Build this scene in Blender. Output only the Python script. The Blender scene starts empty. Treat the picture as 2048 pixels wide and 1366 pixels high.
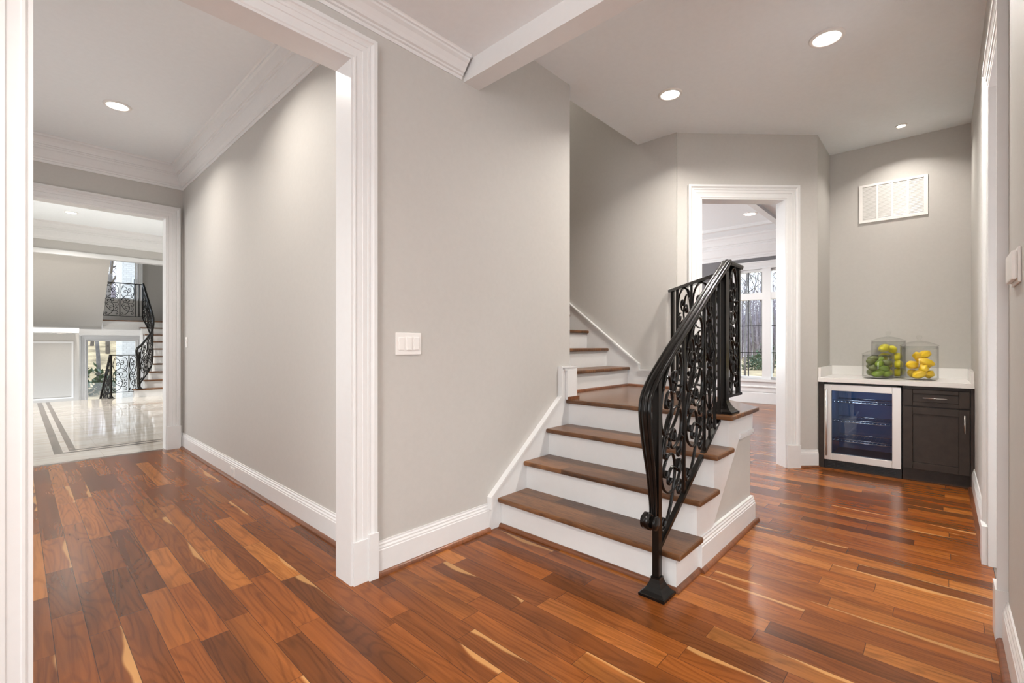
import bpy, bmesh, math, random
from mathutils import Vector, Matrix
from math import sin, cos, pi, floor as flr

C = bpy.context.scene.collection
SC = bpy.context.scene
random.seed(7)

# ------------------------------------------------------------------ camera
CAM_H = 1.15
FX, FY = 0.73134, 0.68202            # viewing direction on the floor plan
cd = bpy.data.cameras.new('camera')
cam = bpy.data.objects.new('camera', cd); C.objects.link(cam)
cam.location = (0, 0, CAM_H)
cam.rotation_euler = (pi / 2, 0, math.atan2(-FX, FY))
cd.sensor_width = 36.0
cd.lens = 36.0 * 923.25 / 2048.0
cd.shift_y = 5.3 / 2048.0
cd.clip_start = 0.02
SC.camera = cam

# ------------------------------------------------------------------ world (overcast winter sky)
W = bpy.data.worlds.new('sky'); SC.world = W; W.use_nodes = True
wn = W.node_tree; wn.nodes.clear()
wo = wn.nodes.new('ShaderNodeOutputWorld'); wb = wn.nodes.new('ShaderNodeBackground')
wt = wn.nodes.new('ShaderNodeTexCoord'); wsx = wn.nodes.new('ShaderNodeSeparateXYZ'); wr = wn.nodes.new('ShaderNodeValToRGB')
wn.links.new(wt.outputs['Generated'], wsx.inputs[0]); wn.links.new(wsx.outputs['Z'], wr.inputs[0])
wr.color_ramp.elements[0].position = 0.0; wr.color_ramp.elements[0].color = (0.86, 0.90, 0.95, 1)
wr.color_ramp.elements[1].position = 0.7; wr.color_ramp.elements[1].color = (0.60, 0.74, 0.95, 1)
wn.links.new(wr.outputs[0], wb.inputs['Color']); wb.inputs['Strength'].default_value = 3.2
wn.links.new(wb.outputs[0], wo.inputs[0])

# ------------------------------------------------------------------ view and large lights
SC.view_settings.view_transform = 'Standard'
SC.view_settings.look = 'None'
SC.view_settings.gamma = 1.0
SC.view_settings.use_curve_mapping = False
SC.view_settings.exposure = 0.09

def area(name, loc, target, sx, sy, power, col=(1, 1, 1), shape='RECTANGLE', spread=pi):
    l = bpy.data.lights.new(name, 'AREA'); l.shape = shape; l.size = sx
    if shape in ('RECTANGLE', 'ELLIPSE'): l.size_y = sy
    l.energy = power; l.color = col; l.spread = spread
    o = bpy.data.objects.new(name, l); C.objects.link(o); o.location = loc
    d = Vector(target) - Vector(loc)
    o.rotation_euler = d.to_track_quat('-Z', 'Y').to_euler()
    return o

# added fill lamps in the unseen room behind the photographer, no windows there
area('fill_behind', (-3.5, -.7, 1.6), (2.0, .8, 1.9), 2.4, 2.0, 120, (0.97, 0.985, 1.0))
area('fill_side', (1.0, -2.9, 1.3), (2.6, 1.0, 2.2), 1.8, 1.8, 52, (0.97, 0.985, 1.0))
# added fill lamps, out of view, brightening the foyer and the adjoining rooms
area('fill_foyer', (-3.1, 9.8, 1.4), (3.0, 9.5, 1.2), 4.0, 1.8, 125, (0.97, 0.98, 1.0), spread=1.7)
area('fill_side_room', (3.07, -1.5, 1.0), (3.3, .4, 2.9), 1.1, 1.6, 24, (0.97, 0.98, 1.0))  # lamp added in the side room, tilted up to lift the hall ceiling
area('fill_corridor', (-1.3, 4.2, 1.5), (1.3, 4.0, .7), 2.6, 1.8, 30, (0.98, 0.985, 1.0))  # unseen lamp added to brighten the corridor wall
area('fill_far_room', (7.0, 6.4, 1.8), (7.2, 2.0, 1.2), 3.2, 2.2, 250, (0.97, 0.98, 1.0))

area('fill_foyer_stair', (-2.6, 14.6, 1.2), (2.0, 14.6, 1.2), 2.2, 2.6, 180, (0.97, 0.98, 1.0))  # unseen lamp added to lift the dim stair hall

# ------------------------------------------------------------------ materials
def mat(name, col, rough=0.5, metal=0.0, spec=0.5, coat=0.0, emis=None, estr=0.0):
    m = bpy.data.materials.new(name); m.use_nodes = True
    b = m.node_tree.nodes['Principled BSDF']
    b.inputs['Base Color'].default_value = (*col, 1); b.inputs['Roughness'].default_value = rough
    b.inputs['Metallic'].default_value = metal; b.inputs['Specular IOR Level'].default_value = spec
    b.inputs['Coat Weight'].default_value = coat; b.inputs['Coat Roughness'].default_value = 0.16
    if emis: b.inputs['Emission Color'].default_value = (*emis, 1); b.inputs['Emission Strength'].default_value = estr
    return m

class NT:
    """small helper around a node tree"""
    def __init__(s, m): s.t = m.node_tree; s.b = s.t.nodes['Principled BSDF']
    def n(s, typ, **kw):
        x = s.t.nodes.new('ShaderNode' + typ)
        for k, v in kw.items(): setattr(x, k, v)
        return x
    def l(s, a, b): s.t.links.new(a, b)
    def math(s, op, a, b=None, c=None):
        x = s.n('Math', operation=op)
        for i, v in enumerate((a, b, c)):
            if v is None: continue
            if isinstance(v, (int, float)): x.inputs[i].default_value = v
            else: s.l(v, x.inputs[i])
        return x.outputs[0]
    def mix(s, f, a, b, bt='MIX'):
        x = s.n('Mix', data_type='RGBA', blend_type=bt)
        for i, v in ((0, f), (6, a), (7, b)):
            if isinstance(v, (int, float)): x.inputs[i].default_value = v
            elif isinstance(v, tuple): x.inputs[i].default_value = (*v, 1)
            else: s.l(v, x.inputs[i])
        return x.outputs[2]
    def ramp(s, f, stops):
        x = s.n('ValToRGB'); cr = x.color_ramp
        while len(cr.elements) < len(stops): cr.elements.new(0.5)
        for e, (p, c) in zip(cr.elements, stops): e.position = p; e.color = (*c, 1)
        s.l(f, x.inputs[0]); return x.outputs[0]

def noise_tint(m, col, scale, amt, detail=3):
    t = NT(m); tc = t.n('TexCoord'); nz = t.n('TexNoise'); nz.inputs['Scale'].default_value = scale; nz.inputs['Detail'].default_value = detail
    t.l(tc.outputs['Object'], nz.inputs['Vector'])
    a = tuple(c * (1 - amt) for c in col); b = tuple(min(1, c * (1 + amt)) for c in col)
    t.l(t.ramp(nz.outputs['Fac'], [(0.3, a), (0.7, b)]), t.b.inputs['Base Color']); return m

def wood_planks(name, w, L, stops, rough, swap=False, sap=0.0, seam=0.5, grain=1.0, coat=0.3, spec=0.5, pores=0.0):
    m = mat(name, (0.3, 0.1, 0.04), rough, coat=coat, spec=spec); t = NT(m)
    tc = t.n('TexCoord'); sx = t.n('SeparateXYZ'); t.l(tc.outputs['Object'], sx.inputs[0])
    x, y = (sx.outputs['Y'], sx.outputs['X']) if swap else (sx.outputs['X'], sx.outputs['Y'])
    xs = t.math('DIVIDE', x, w); row = t.math('FLOOR', xs); fx = t.math('FRACT', xs)
    wn1 = t.n('TexWhiteNoise', noise_dimensions='1D'); t.l(row, wn1.inputs['W'])
    ys = t.math('ADD', t.math('DIVIDE', y, L), t.math('MULTIPLY', wn1.outputs['Value'], 9.7))
    # each row has its own plank length rhythm
    ys = t.math('ADD', ys, t.math('MULTIPLY', t.math('SINE', t.math('MULTIPLY', ys, 2.1)), 0.22))
    colr = t.math('FLOOR', ys); fy = t.math('FRACT', ys)
    cv = t.n('CombineXYZ'); t.l(row, cv.inputs[0]); t.l(colr, cv.inputs[1])
    wn2 = t.n('TexWhiteNoise', noise_dimensions='2D'); t.l(cv.outputs[0], wn2.inputs['Vector'])
    rid = wn2.outputs['Value']
    sc2 = t.n('SeparateColor'); t.l(wn2.outputs['Color'], sc2.inputs[0]); rid2 = sc2.outputs['Green']; rid3 = sc2.outputs['Blue']
    base = t.ramp(rid, stops)
    # long grain
    gv = t.n('CombineXYZ'); t.l(t.math('MULTIPLY', x, 38.0), gv.inputs[0]); t.l(t.math('MULTIPLY', y, 1.5), gv.inputs[1]); t.l(t.math('MULTIPLY', rid2, 40.0), gv.inputs[2])
    nz = t.n('TexNoise'); nz.inputs['Scale'].default_value = 1.0; nz.inputs['Detail'].default_value = 5; nz.inputs['Roughness'].default_value = 0.62; nz.inputs['Distortion'].default_value = 0.8
    t.l(gv.outputs[0], nz.inputs['Vector'])
    g1 = t.ramp(nz.outputs['Fac'], [(0.25, (0.55, 0.50, 0.47)), (0.5, (0.97, 0.97, 0.97)), (0.75, (1.2, 1.2, 1.18))])
    col = t.mix(0.85 * grain, base, g1, 'MULTIPLY')
    # cathedral figure: bands bent by a slow noise
    cvv = t.n('CombineXYZ'); t.l(t.math('MULTIPLY', x, 7.0), cvv.inputs[0]); t.l(t.math('MULTIPLY', y, 0.9), cvv.inputs[1]); t.l(t.math('MULTIPLY', rid3, 25.0), cvv.inputs[2])
    n2 = t.n('TexNoise'); n2.inputs['Scale'].default_value = 1.0; n2.inputs['Detail'].default_value = 1.5; t.l(cvv.outputs[0], n2.inputs['Vector'])
    band = t.math('SINE', t.math('MULTIPLY', n2.outputs['Fac'], 105.0))
    bandr = t.ramp(t.math('MULTIPLY_ADD', band, 0.5, 0.5), [(0.0, (0.55, 0.52, 0.50)), (0.35, (1, 1, 1)), (1.0, (1.08, 1.06, 1.04))])
    col = t.mix(0.42 * grain, col, bandr, 'MULTIPLY')
    # smoky dark zones
    n3 = t.n('TexNoise'); n3.inputs['Scale'].default_value = 0.35; n3.inputs['Detail'].default_value = 2; t.l(cvv.outputs[0], n3.inputs['Vector'])
    col = t.mix(0.7, col, t.ramp(n3.outputs['Fac'], [(0.32, (0.5, 0.5, 0.52)), (0.55, (1.05, 1.05, 1.05))]), 'MULTIPLY')
    if pores > 0:
        pv = t.n('CombineXYZ'); t.l(t.math('MULTIPLY', x, 170.0), pv.inputs[0]); t.l(t.math('MULTIPLY', y, 9.0), pv.inputs[1])
        pn = t.n('TexNoise'); pn.inputs['Scale'].default_value = 1.0; pn.inputs['Detail'].default_value = 2; t.l(pv.outputs[0], pn.inputs['Vector'])
        col = t.mix(pores, col, t.ramp(pn.outputs['Fac'], [(0.36, (0.30, 0.28, 0.27)), (0.50, (1.05, 1.05, 1.05))]), 'MULTIPLY')
    if sap > 0:
        wv = t.n('CombineXYZ'); t.l(t.math('MULTIPLY', y, 2.6), wv.inputs[0]); t.l(t.math('MULTIPLY', rid2, 60.0), wv.inputs[1])
        n4 = t.n('TexNoise'); n4.inputs['Scale'].default_value = 1.0; n4.inputs['Detail'].default_value = 1; t.l(wv.outputs[0], n4.inputs['Vector'])
        edge = t.math('ADD', fx, t.math('MULTIPLY', t.math('SUBTRACT', n4.outputs['Fac'], 0.5), 1.3))
        em = t.math('MULTIPLY', t.math('SMOOTH_MAX', t.math('SUBTRACT', t.math('MULTIPLY', edge, 12.0), 10.4), 0.0), t.math('GREATER_THAN', rid3, 1 - sap))
        col = t.mix(t.math('MINIMUM', t.math('MULTIPLY', em, 0.7), 0.7), col, (0.56, 0.29, 0.10))
    dx = t.math('MINIMUM', fx, t.math('SUBTRACT', 1.0, fx)); dy = t.math('MINIMUM', fy, t.math('SUBTRACT', 1.0, fy))
    sm = t.math('MAXIMUM', t.math('LESS_THAN', dx, 0.0011 / w), t.math('LESS_THAN', dy, 0.0012 / L))
    col = t.mix(t.math('MULTIPLY', sm, seam), col, (0.03, 0.014, 0.008))
    t.l(col, t.b.inputs['Base Color'])
    t.l(t.math('MULTIPLY_ADD', nz.outputs['Fac'], 0.10, rough - 0.05), t.b.inputs['Roughness'])
    bp = t.n('Bump'); bp.inputs['Strength'].default_value = 0.05; bp.inputs['Distance'].default_value = 0.002
    t.l(t.math('SUBTRACT', nz.outputs['Fac'], t.math('MULTIPLY', sm, 2.0)), bp.inputs['Height']); t.l(bp.outputs[0], t.b.inputs['Normal'])
    return m

WALNUT = [(0.0, (0.135, 0.040, 0.009)), (0.25, (0.185, 0.053, 0.0105)), (0.5, (0.24, 0.069, 0.0125)), (0.8, (0.305, 0.094, 0.017)), (1.0, (0.39, 0.14, 0.028))]
OAK = [(0.0, (0.155, 0.066, 0.025)), (0.5, (0.19, 0.083, 0.031)), (1.0, (0.225, 0.10, 0.039))]
M = {}
M['wall'] = noise_tint(mat('greige_paint', (0.54, 0.522, 0.492), 0.6, spec=0.3), (0.54, 0.522, 0.492), 40, 0.015)
M['shadewall'] = noise_tint(mat('shaded_grey_paint', (0.17, 0.165, 0.17), 0.6, spec=0.3), (0.17, 0.165, 0.17), 40, 0.02)  # grey with the backlit walls' shade put into the colour
M['trim'] = noise_tint(mat('white_trim_paint', (0.755, 0.755, 0.75), 0.32), (0.755, 0.755, 0.75), 25, 0.01)
M['ceil'] = noise_tint(mat('ceiling_paint', (0.85, 0.885, 0.905), 0.7, spec=0.2), (0.85, 0.885, 0.905), 30, 0.012)
M['floor'] = wood_planks('walnut_planks', 0.097, 0.72, WALNUT, 0.24, sap=0.16, seam=0.75, coat=0.0, spec=0.28)
M['tread'] = wood_planks('oak_treads', 0.16, 3.0, OAK, 0.32, swap=False, seam=0.2, coat=0.0, pores=0.6)
M['treadx'] = wood_planks('oak_landing', 0.083, 1.6, OAK, 0.24, seam=0.6, coat=0.2, pores=0.4)
M['shoe'] = wood_planks('walnut_shoe_moulding', 0.4, 2.0, [(0, (0.17, 0.062, 0.028)), (1, (0.25, 0.09, 0.036))], 0.32, seam=0.0, coat=0.1)
M['iron'] = noise_tint(mat('black_iron', (0.007, 0.006, 0.005), 0.2, spec=0.28), (0.006, 0.005, 0.0042), 60, 0.4)
M['steel'] = mat('stainless_steel', (0.74, 0.72, 0.69), 0.36, 0.85)
M['chrome'] = mat('brushed_nickel', (0.78, 0.76, 0.73), 0.2, 1.0)
M['cab'] = noise_tint(mat('espresso_wood', (0.040, 0.029, 0.023), 0.42, spec=0.35), (0.040, 0.029, 0.023), 18, 0.18, 5)
M['black'] = mat('black_plastic', (0.012, 0.012, 0.013), 0.4)
M['quartz'] = noise_tint(mat('white_quartz', (0.82, 0.80, 0.77), 0.18), (0.82, 0.80, 0.77), 6, 0.02)
M['plate'] = mat('white_plastic', (0.86, 0.84, 0.81), 0.3)
M['liner'] = mat('fridge_liner', (0.05, 0.11, 0.22), 0.35)  # blue puts the door glass's bluish reflection into the liner colour
M['lamp'] = mat('lamp_lens', (1, 1, 1), 0.3, emis=(1.0, 0.93, 0.84), estr=14)
M['stone'] = noise_tint(mat('dark_marble', (0.13, 0.105, 0.085), 0.15), (0.16, 0.125, 0.10), 9, 0.75, 6)
M['bark'] = noise_tint(mat('grey_bark', (0.2, 0.18, 0.17), 0.85, spec=0.1), (0.2, 0.18, 0.17), 3, 0.25)
M['bush'] = noise_tint(mat('evergreen_leaf', (0.075, 0.115, 0.06), 0.6), (0.085, 0.125, 0.065), 7, 0.5)
M['leaflitter'] = noise_tint(mat('leaf_litter', (0.46, 0.34, 0.2), 0.9, spec=0.1), (0.46, 0.34, 0.2), 1.6, 0.5, 7)
M['thicket'] = noise_tint(mat('hazy_twigs', (0.36, 0.315, 0.345), 0.9, spec=0.05), (0.36, 0.315, 0.345), 3, 0.3)  # pale purple carries the distance haze in the twig colour
M['ridge'] = noise_tint(mat('hazy_woodland', (0.30, 0.26, 0.29), 0.95, spec=0.0), (0.30, 0.26, 0.29), .9, .22, 8)  # distance haze is mixed into the hill's colour
M['brick'] = mat('white_brick', (0.7, 0.69, 0.67), 0.7)
M['limeskin'] = noise_tint(mat('lime_skin', (0.16, 0.25, 0.02), 0.35), (0.155, 0.245, 0.02), 9, 0.45)
M['olive'] = noise_tint(mat('dull_lime_skin', (0.115, 0.135, 0.04), 0.4), (0.115, 0.135, 0.04), 9, 0.35)
M['lemon'] = noise_tint(mat('greenish_lemon_skin', (0.58, 0.52, 0.02), 0.35), (0.58, 0.52, 0.02), 8, 0.3)
M['star'] = noise_tint(mat('yellow_fruit_skin', (0.86, 0.56, 0.008), 0.35), (0.86, 0.56, 0.008), 8, 0.2)

def marble_mat():
    m = mat('cream_marble', (0.7, 0.65, 0.58), 0.05, spec=0.6, coat=0.4); t = NT(m)
    tc = t.n('TexCoord'); mp = t.n('Mapping'); mp.inputs['Scale'].default_value = (0.5, 3.0, 1); t.l(tc.outputs['Object'], mp.inputs[0])
    nz = t.n('TexNoise'); nz.inputs['Scale'].default_value = 2.2; nz.inputs['Detail'].default_value = 7; nz.inputs['Distortion'].default_value = 1.2; t.l(mp.outputs[0], nz.inputs['Vector'])
    c = t.ramp(nz.outputs['Fac'], [(0.3, (0.60, 0.53, 0.45)), (0.55, (0.74, 0.69, 0.62)), (0.8, (0.80, 0.76, 0.70))])
    sx = t.n('SeparateXYZ'); t.l(tc.outputs['Object'], sx.inputs[0])
    f1 = t.math('FRACT', t.math('DIVIDE', sx.outputs['X'], 0.61)); f2 = t.math('FRACT', t.math('DIVIDE', sx.outputs['Y'], 0.61))
    g = t.math('MAXIMUM', t.math('LESS_THAN', f1, 0.006), t.math('LESS_THAN', f2, 0.006))
    t.l(t.mix(t.math('MULTIPLY', g, 0.45), c, (0.42, 0.38, 0.33)), t.b.inputs['Base Color']); return m
M['marble'] = marble_mat()

def glass_mat(name, tint, f0=0.045, f90=0.75, rough=0.0):
    m = bpy.data.materials.new(name); m.use_nodes = True; t = m.node_tree; t.nodes.clear()
    o = t.nodes.new('ShaderNodeOutputMaterial'); mx = t.nodes.new('ShaderNodeMixShader'); tr = t.nodes.new('ShaderNodeBsdfTransparent'); gl = t.nodes.new('ShaderNodeBsdfGlossy'); lw = t.nodes.new('ShaderNodeLayerWeight')
    lw.inputs['Blend'].default_value = 0.5
    pw = t.nodes.new('ShaderNodeMath'); pw.operation = 'POWER'; pw.inputs[1].default_value = 4.5
    ma = t.nodes.new('ShaderNodeMath'); ma.operation = 'MULTIPLY_ADD'; ma.inputs[1].default_value = f90; ma.inputs[2].default_value = f0
    tr.inputs['Color'].default_value = (*tint, 1); gl.inputs['Roughness'].default_value = rough
    t.links.new(lw.outputs['Facing'], pw.inputs[0]); t.links.new(pw.outputs[0], ma.inputs[0])
    t.links.new(ma.outputs[0], mx.inputs[0]); t.links.new(tr.outputs[0], mx.inputs[1]); t.links.new(gl.outputs[0], mx.inputs[2]); t.links.new(mx.outputs[0], o.inputs[0])
    return m
M['glass'] = glass_mat('window_glass', (0.97, 0.985, 0.98))
M['jar'] = glass_mat('jar_glass', (0.985, 0.99, 0.986), 0.03, 1.0)
M['fridgeglass'] = glass_mat('smoked_glass', (0.72, 0.78, 0.86), 0.05)

def brick_mat():
    t = NT(M['brick']); tc = t.n('TexCoord'); mp = t.n('Mapping'); mp.inputs['Rotation'].default_value = (pi / 2, 0, 0)
    b = t.n('TexBrick'); b.inputs['Scale'].default_value = 4.0; b.inputs['Color1'].default_value = (0.74, 0.73, 0.72, 1); b.inputs['Color2'].default_value = (0.66, 0.65, 0.64, 1); b.inputs['Mortar'].default_value = (0.55, 0.54, 0.53, 1)
    t.l(tc.outputs['Object'], mp.inputs[0]); t.l(mp.outputs[0], b.inputs['Vector']); t.l(b.outputs['Color'], t.b.inputs['Base Color'])
brick_mat()

# ------------------------------------------------------------------ mesh helpers
class MB:
    def __init__(s): s.v = []; s.f = []; s.sm = []
    def add(s, vs, fs, smooth=False):
        o = len(s.v); s.v += [tuple(p) for p in vs]; s.f += [tuple(i + o for i in f) for f in fs]; s.sm += [smooth] * len(fs); return s
    def box(s, x0, x1, y0, y1, z0, z1):
        x0, x1 = sorted((x0, x1)); y0, y1 = sorted((y0, y1)); z0, z1 = sorted((z0, z1))
        vs = [(x0, y0, z0), (x1, y0, z0), (x1, y1, z0), (x0, y1, z0), (x0, y0, z1), (x1, y0, z1), (x1, y1, z1), (x0, y1, z1)]
        return s.add(vs, [(0, 3, 2, 1), (4, 5, 6, 7), (0, 1, 5, 4), (1, 2, 6, 5), (2, 3, 7, 6), (3, 0, 4, 7)])
    def prism(s, pts, d):
        """pts: closed 3D polygon, d: extrusion vector"""
        n = len(pts); d = Vector(d); a = [Vector(p) for p in pts]; b = [p + d for p in a]
        return s.add(a + b, [tuple(range(n))[::-1], tuple(range(n, 2 * n))] + [(i, (i + 1) % n, n + (i + 1) % n, n + i) for i in range(n)])
    def skin(s, rings, closed_ring=True, caps=True, smooth=False):
        n = len(rings[0]); vs = [p for r in rings for p in r]; fs = []
        for i in range(len(rings) - 1):
            for j in range(n if closed_ring else n - 1):
                k = (j + 1) % n
                fs.append((i * n + j, i * n + k, (i + 1) * n + k, (i + 1) * n + j))
        if caps and closed_ring: fs += [tuple(range(n))[::-1], tuple(range((len(rings) - 1) * n, len(rings) * n))]
        return s.add(vs, fs, smooth)
    def tube(s, pts, r, n=8, smooth=True):
        pts = [Vector(p) for p in pts]; rs = r if isinstance(r, (list, tuple)) else [r] * len(pts)
        rings = []
        for i, p in enumerate(pts):
            t = (pts[min(i + 1, len(pts) - 1)] - pts[max(i - 1, 0)]).normalized()
            u = t.cross(Vector((0.31, 0.17, 0.93)))
            if u.length < 0.05: u = t.cross(Vector((1, 0, 0)))
            u.normalize(); w = t.cross(u)
            rings.append([p + (u * cos(2 * pi * k / n) + w * sin(2 * pi * k / n)) * rs[i] for k in range(n)])
        return s.skin(rings, smooth=smooth)
    def lathe(s, prof, c=(0, 0, 0), n=32, smooth=True):
        c = Vector(c); rings = [[c + Vector((r * cos(2 * pi * k / n), r * sin(2 * pi * k / n), z)) for k in range(n)] for r, z in prof]
        return s.skin(rings, caps=False, smooth=smooth)
    def build(s, name, m, parent=None, bevel=0, seg=2, loc=None):
        me = bpy.data.meshes.new(name); me.from_pydata(s.v, [], s.f)
        bm = bmesh.new(); bm.from_mesh(me); bmesh.ops.recalc_face_normals(bm, faces=bm.faces)
        if bevel > 0:
            bmesh.ops.bevel(bm, geom=list(bm.edges), offset=bevel, segments=seg, profile=0.6, affect='EDGES', clamp_overlap=True)
        bm.to_mesh(me); bm.free()
        if bevel == 0:
            for p, q in zip(me.polygons, s.sm): p.use_smooth = q
        me.materials.append(m)
        o = bpy.data.objects.new(name, me); C.objects.link(o)
        if parent: o.parent = parent
        if loc: o.location = loc
        return o

def tag(o, label, cat, group=None, kind=None):
    o['label'] = label; o['category'] = cat
    if group: o['group'] = group
    if kind: o['kind'] = kind
    return o
def struct(o, label, cat): return tag(o, label, cat, kind='structure')
def thing(name, label, cat, loc=(0, 0, 0), group=None):
    o = bpy.data.objects.new(name, None); o.empty_display_size = 0.1; C.objects.link(o); o.location = loc
    return tag(o, label, cat, group)
def local(o):
    """put an already world-built child under its parent's placed Empty"""
    o.matrix_parent_inverse = Matrix.Translation(o.parent.location).inverted(); return o
def box(name, m, x0, x1, y0, y1, z0, z1, parent=None, bevel=0, seg=2):
    o = MB().box(x0, x1, y0, y1, z0, z1).build(name, m, parent, bevel, seg)
    if parent: local(o)
    return o
def mk(mb, name, m, parent=None, bevel=0, seg=2):
    o = mb.build(name, m, parent, bevel, seg)
    if parent: local(o)
    return o

def offset_path(pts, p):
    """offset an open 2D polyline to its left by p with mitred corners"""
    P = [Vector(q) for q in pts]; out = []
    for i in range(len(P)):
        ns = []
        if i > 0: d = (P[i] - P[i - 1]).normalized(); ns.append(Vector((-d.y, d.x)))
        if i < len(P) - 1: d = (P[i + 1] - P[i]).normalized(); ns.append(Vector((-d.y, d.x)))
        if len(ns) == 1: out.append(P[i] + ns[0] * p)
        else:
            b = (ns[0] + ns[1]).normalized(); out.append(P[i] + b * (p / max(0.2, b.dot(ns[0]))))
    return out
def molding(path, prof):
    """profile points (projection from wall, z) swept along a floor-plan path; room lies to the left"""
    cols = [[Vector((q.x, q.y, z)) for q in offset_path(path, p)] for p, z in prof]
    return MB().skin([[c[i] for c in cols] for i in range(len(path))])
BASE = [(0, 0), (.017, 0), (.017, .122), (.0145, .126), (.0145, .134), (.010, .142), (.010, .150), (.006, .157), (.006, .165), (0, .165)]
SHOE = [(.017, 0), (.036, 0), (.0345, .008), (.030, .015), (.024, .019), (.017, .020)]
def baseboard(name, path, label):
    struct(molding(path, BASE).build(name, M['trim']), label, 'baseboard')
    return molding(path, SHOE)
CASE = [(0, 0), (0, .013), (.004, .016), (.012, .016), (.015, .011), (.044, .014), (.047, .018), (.070, .019), (.073, .022), (.082, .022), (.086, .019), (.096, .026), (.100, .031), (.118, .031), (.118, 0)]
def casing(o2, dirv, nrm, s0, s1, z0, z1, prof=CASE, sc=1.0):
    """U shaped casing; o2 = wall origin (x,y), dirv = along wall, nrm = out of wall"""
    o2 = Vector((*o2, 0)); d = Vector((*dirv, 0)); n = Vector((*nrm, 0)); Z = Vector((0, 0, 1)); rings = []
    for k in range(4):
        ring = []
        for o, h in prof:
            o *= sc
            s, z = ((s0 - o, z0), (s0 - o, z1 + o), (s1 + o, z1 + o), (s1 + o, z0))[k]
            ring.append(o2 + d * s + n * h + Z * z)
        rings.append(ring)
    return MB().skin(rings)

def catmull(pts, n=6):
    P = [Vector(p) for p in pts]; out = []
    for i in range(len(P) - 1):
        p0 = P[max(i - 1, 0)]; p1 = P[i]; p2 = P[i + 1]; p3 = P[min(i + 2, len(P) - 1)]
        for k in range(n):
            t = k / n
            out.append(0.5 * ((2 * p1) + (-p0 + p2) * t + (2 * p0 - 5 * p1 + 4 * p2 - p3) * t * t + (-p0 + 3 * p1 - 3 * p2 + p3) * t ** 3))
    out.append(P[-1]); return out

# ------------------------------------------------------------------ measured places (metres; x along the big wall, y along the corridor)
YM, YMB = 2.063, 2.19            # face and back of the wall with the switch
XE = 2.853                       # its free end at the stairs
XC = 1.265                       # corridor's right wall
YF = 6.20                        # corridor's end wall
YR = -0.185                      # right wall
HC, HL = 3.109, 2.805            # high and low ceilings
XS = 4.16                        # wall behind the upper flight
DA, DB = Vector((4.16, 1.819)), Vector((5.113, 0.856))     # angled wall with the doorway
DD = (DB - DA).normalized(); DN = Vector((-DD.y, DD.x))     # along it; into the far room
XN = 5.757                       # niche back
XW = 9.87                        # far room's window wall
YE, YW = 12.93, 16.0             # end of the foyer floor, foyer window wall

# ------------------------------------------------------------------ floors
fl = MB()
def rect(x0, x1, y0, y1, z=0.0):
    fl.box(x0, x1, y0, y1, z - 0.06, z)
rect(-4, 10.0, -0.19, 6.2); rect(-4, 2.0, -4, -0.19)
struct(fl.build('floor', M['floor']), 'brown walnut plank floor of the hall', 'floor')
struct(box('floor_side', M['stone'], 2.0, 6.0, -1.6, -0.192, -0.06, 0.002), 'dark stone floor beyond the doorway in the right wall', 'floor')
def marble(name, m, lst):
    b = MB()
    for r in lst: b.box(*r, -0.05, 0.0)
    return b.build(name, m)
struct(marble('floor_foyer', M['marble'], [(-3.2, .264, 6.27, YE), (.333, .383, 6.93, YE), (.438, 3.1, 6.93, YE), (.264, 3.1, 6.27, 6.75), (.333, 3.1, 6.82, 6.87)]), 'glossy cream marble floor of the foyer', 'floor')
struct(marble('floor_border', M['stone'], [(.264, .333, 6.82, YE), (.383, .438, 6.93, YE), (.264, 3.1, 6.75, 6.82), (.383, 3.1, 6.87, 6.93)]), 'dark stone border bands in the foyer marble', 'floor')
struct(marble('trim_1', M['stone'], [(-3.2, 3.1, 6.2, 6.27)]), 'thin dark stone threshold between wood and marble', 'threshold')

# ------------------------------------------------------------------ walls
OX0, OX1, OH = 0.022, 1.092, 2.517       # cased opening to the corridor
w = MB(); w.box(-4, OX0, YM, YMB, 0, HC); w.box(OX1, XE, YM, YMB, 0, HC); w.box(OX0, OX1, YM, YMB, OH, HC)
w.box(XE - .13, XE, YM, YMB, HC, 5.8)
struct(w.build('wall_center', M['wall']), 'greige wall with the white switch plate and cased opening', 'wall')
struct(box('wall_corridor', M['wall'], XC, XC + .12, YMB, YF + .1, 0, 3.4), 'pale grey right-hand wall of the corridor', 'wall')
struct(box('wall_corridor_left', M['wall'], -1.72, -1.6, YMB, YF, 0, 3.4), 'left wall of the corridor, out of sight', 'wall')
FX0, FX1, FH = -0.7, 1.118, 2.535        # opening at the corridor's end
w = MB(); w.box(-3.2, FX0, YF, YF + .14, 0, 3.9); w.box(FX1, 3.2, YF, YF + .14, 0, 3.9); w.box(FX0, FX1, YF, YF + .14, FH, 3.9)
struct(w.build('wall_back', M['wall']), 'greige end wall of the corridor around the foyer opening', 'wall')
struct(box('wall_stairs', M['wall'], XS, XS + .12, 1.80, 6.5, 0, 5.8), 'greige wall rising behind the upper flight', 'wall')
struct(box('wall_stairs_left', M['wall'], XE - .13, XE, YMB, 6.5, 0, 5.8), 'wall on the hidden side of the upper flight', 'wall')
struct(box('wall_stairs_back', M['wall'], XE - .13, XS + .12, 6.5, 6.6, 0, 5.8), 'end wall above the upper flight', 'wall')

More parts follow.
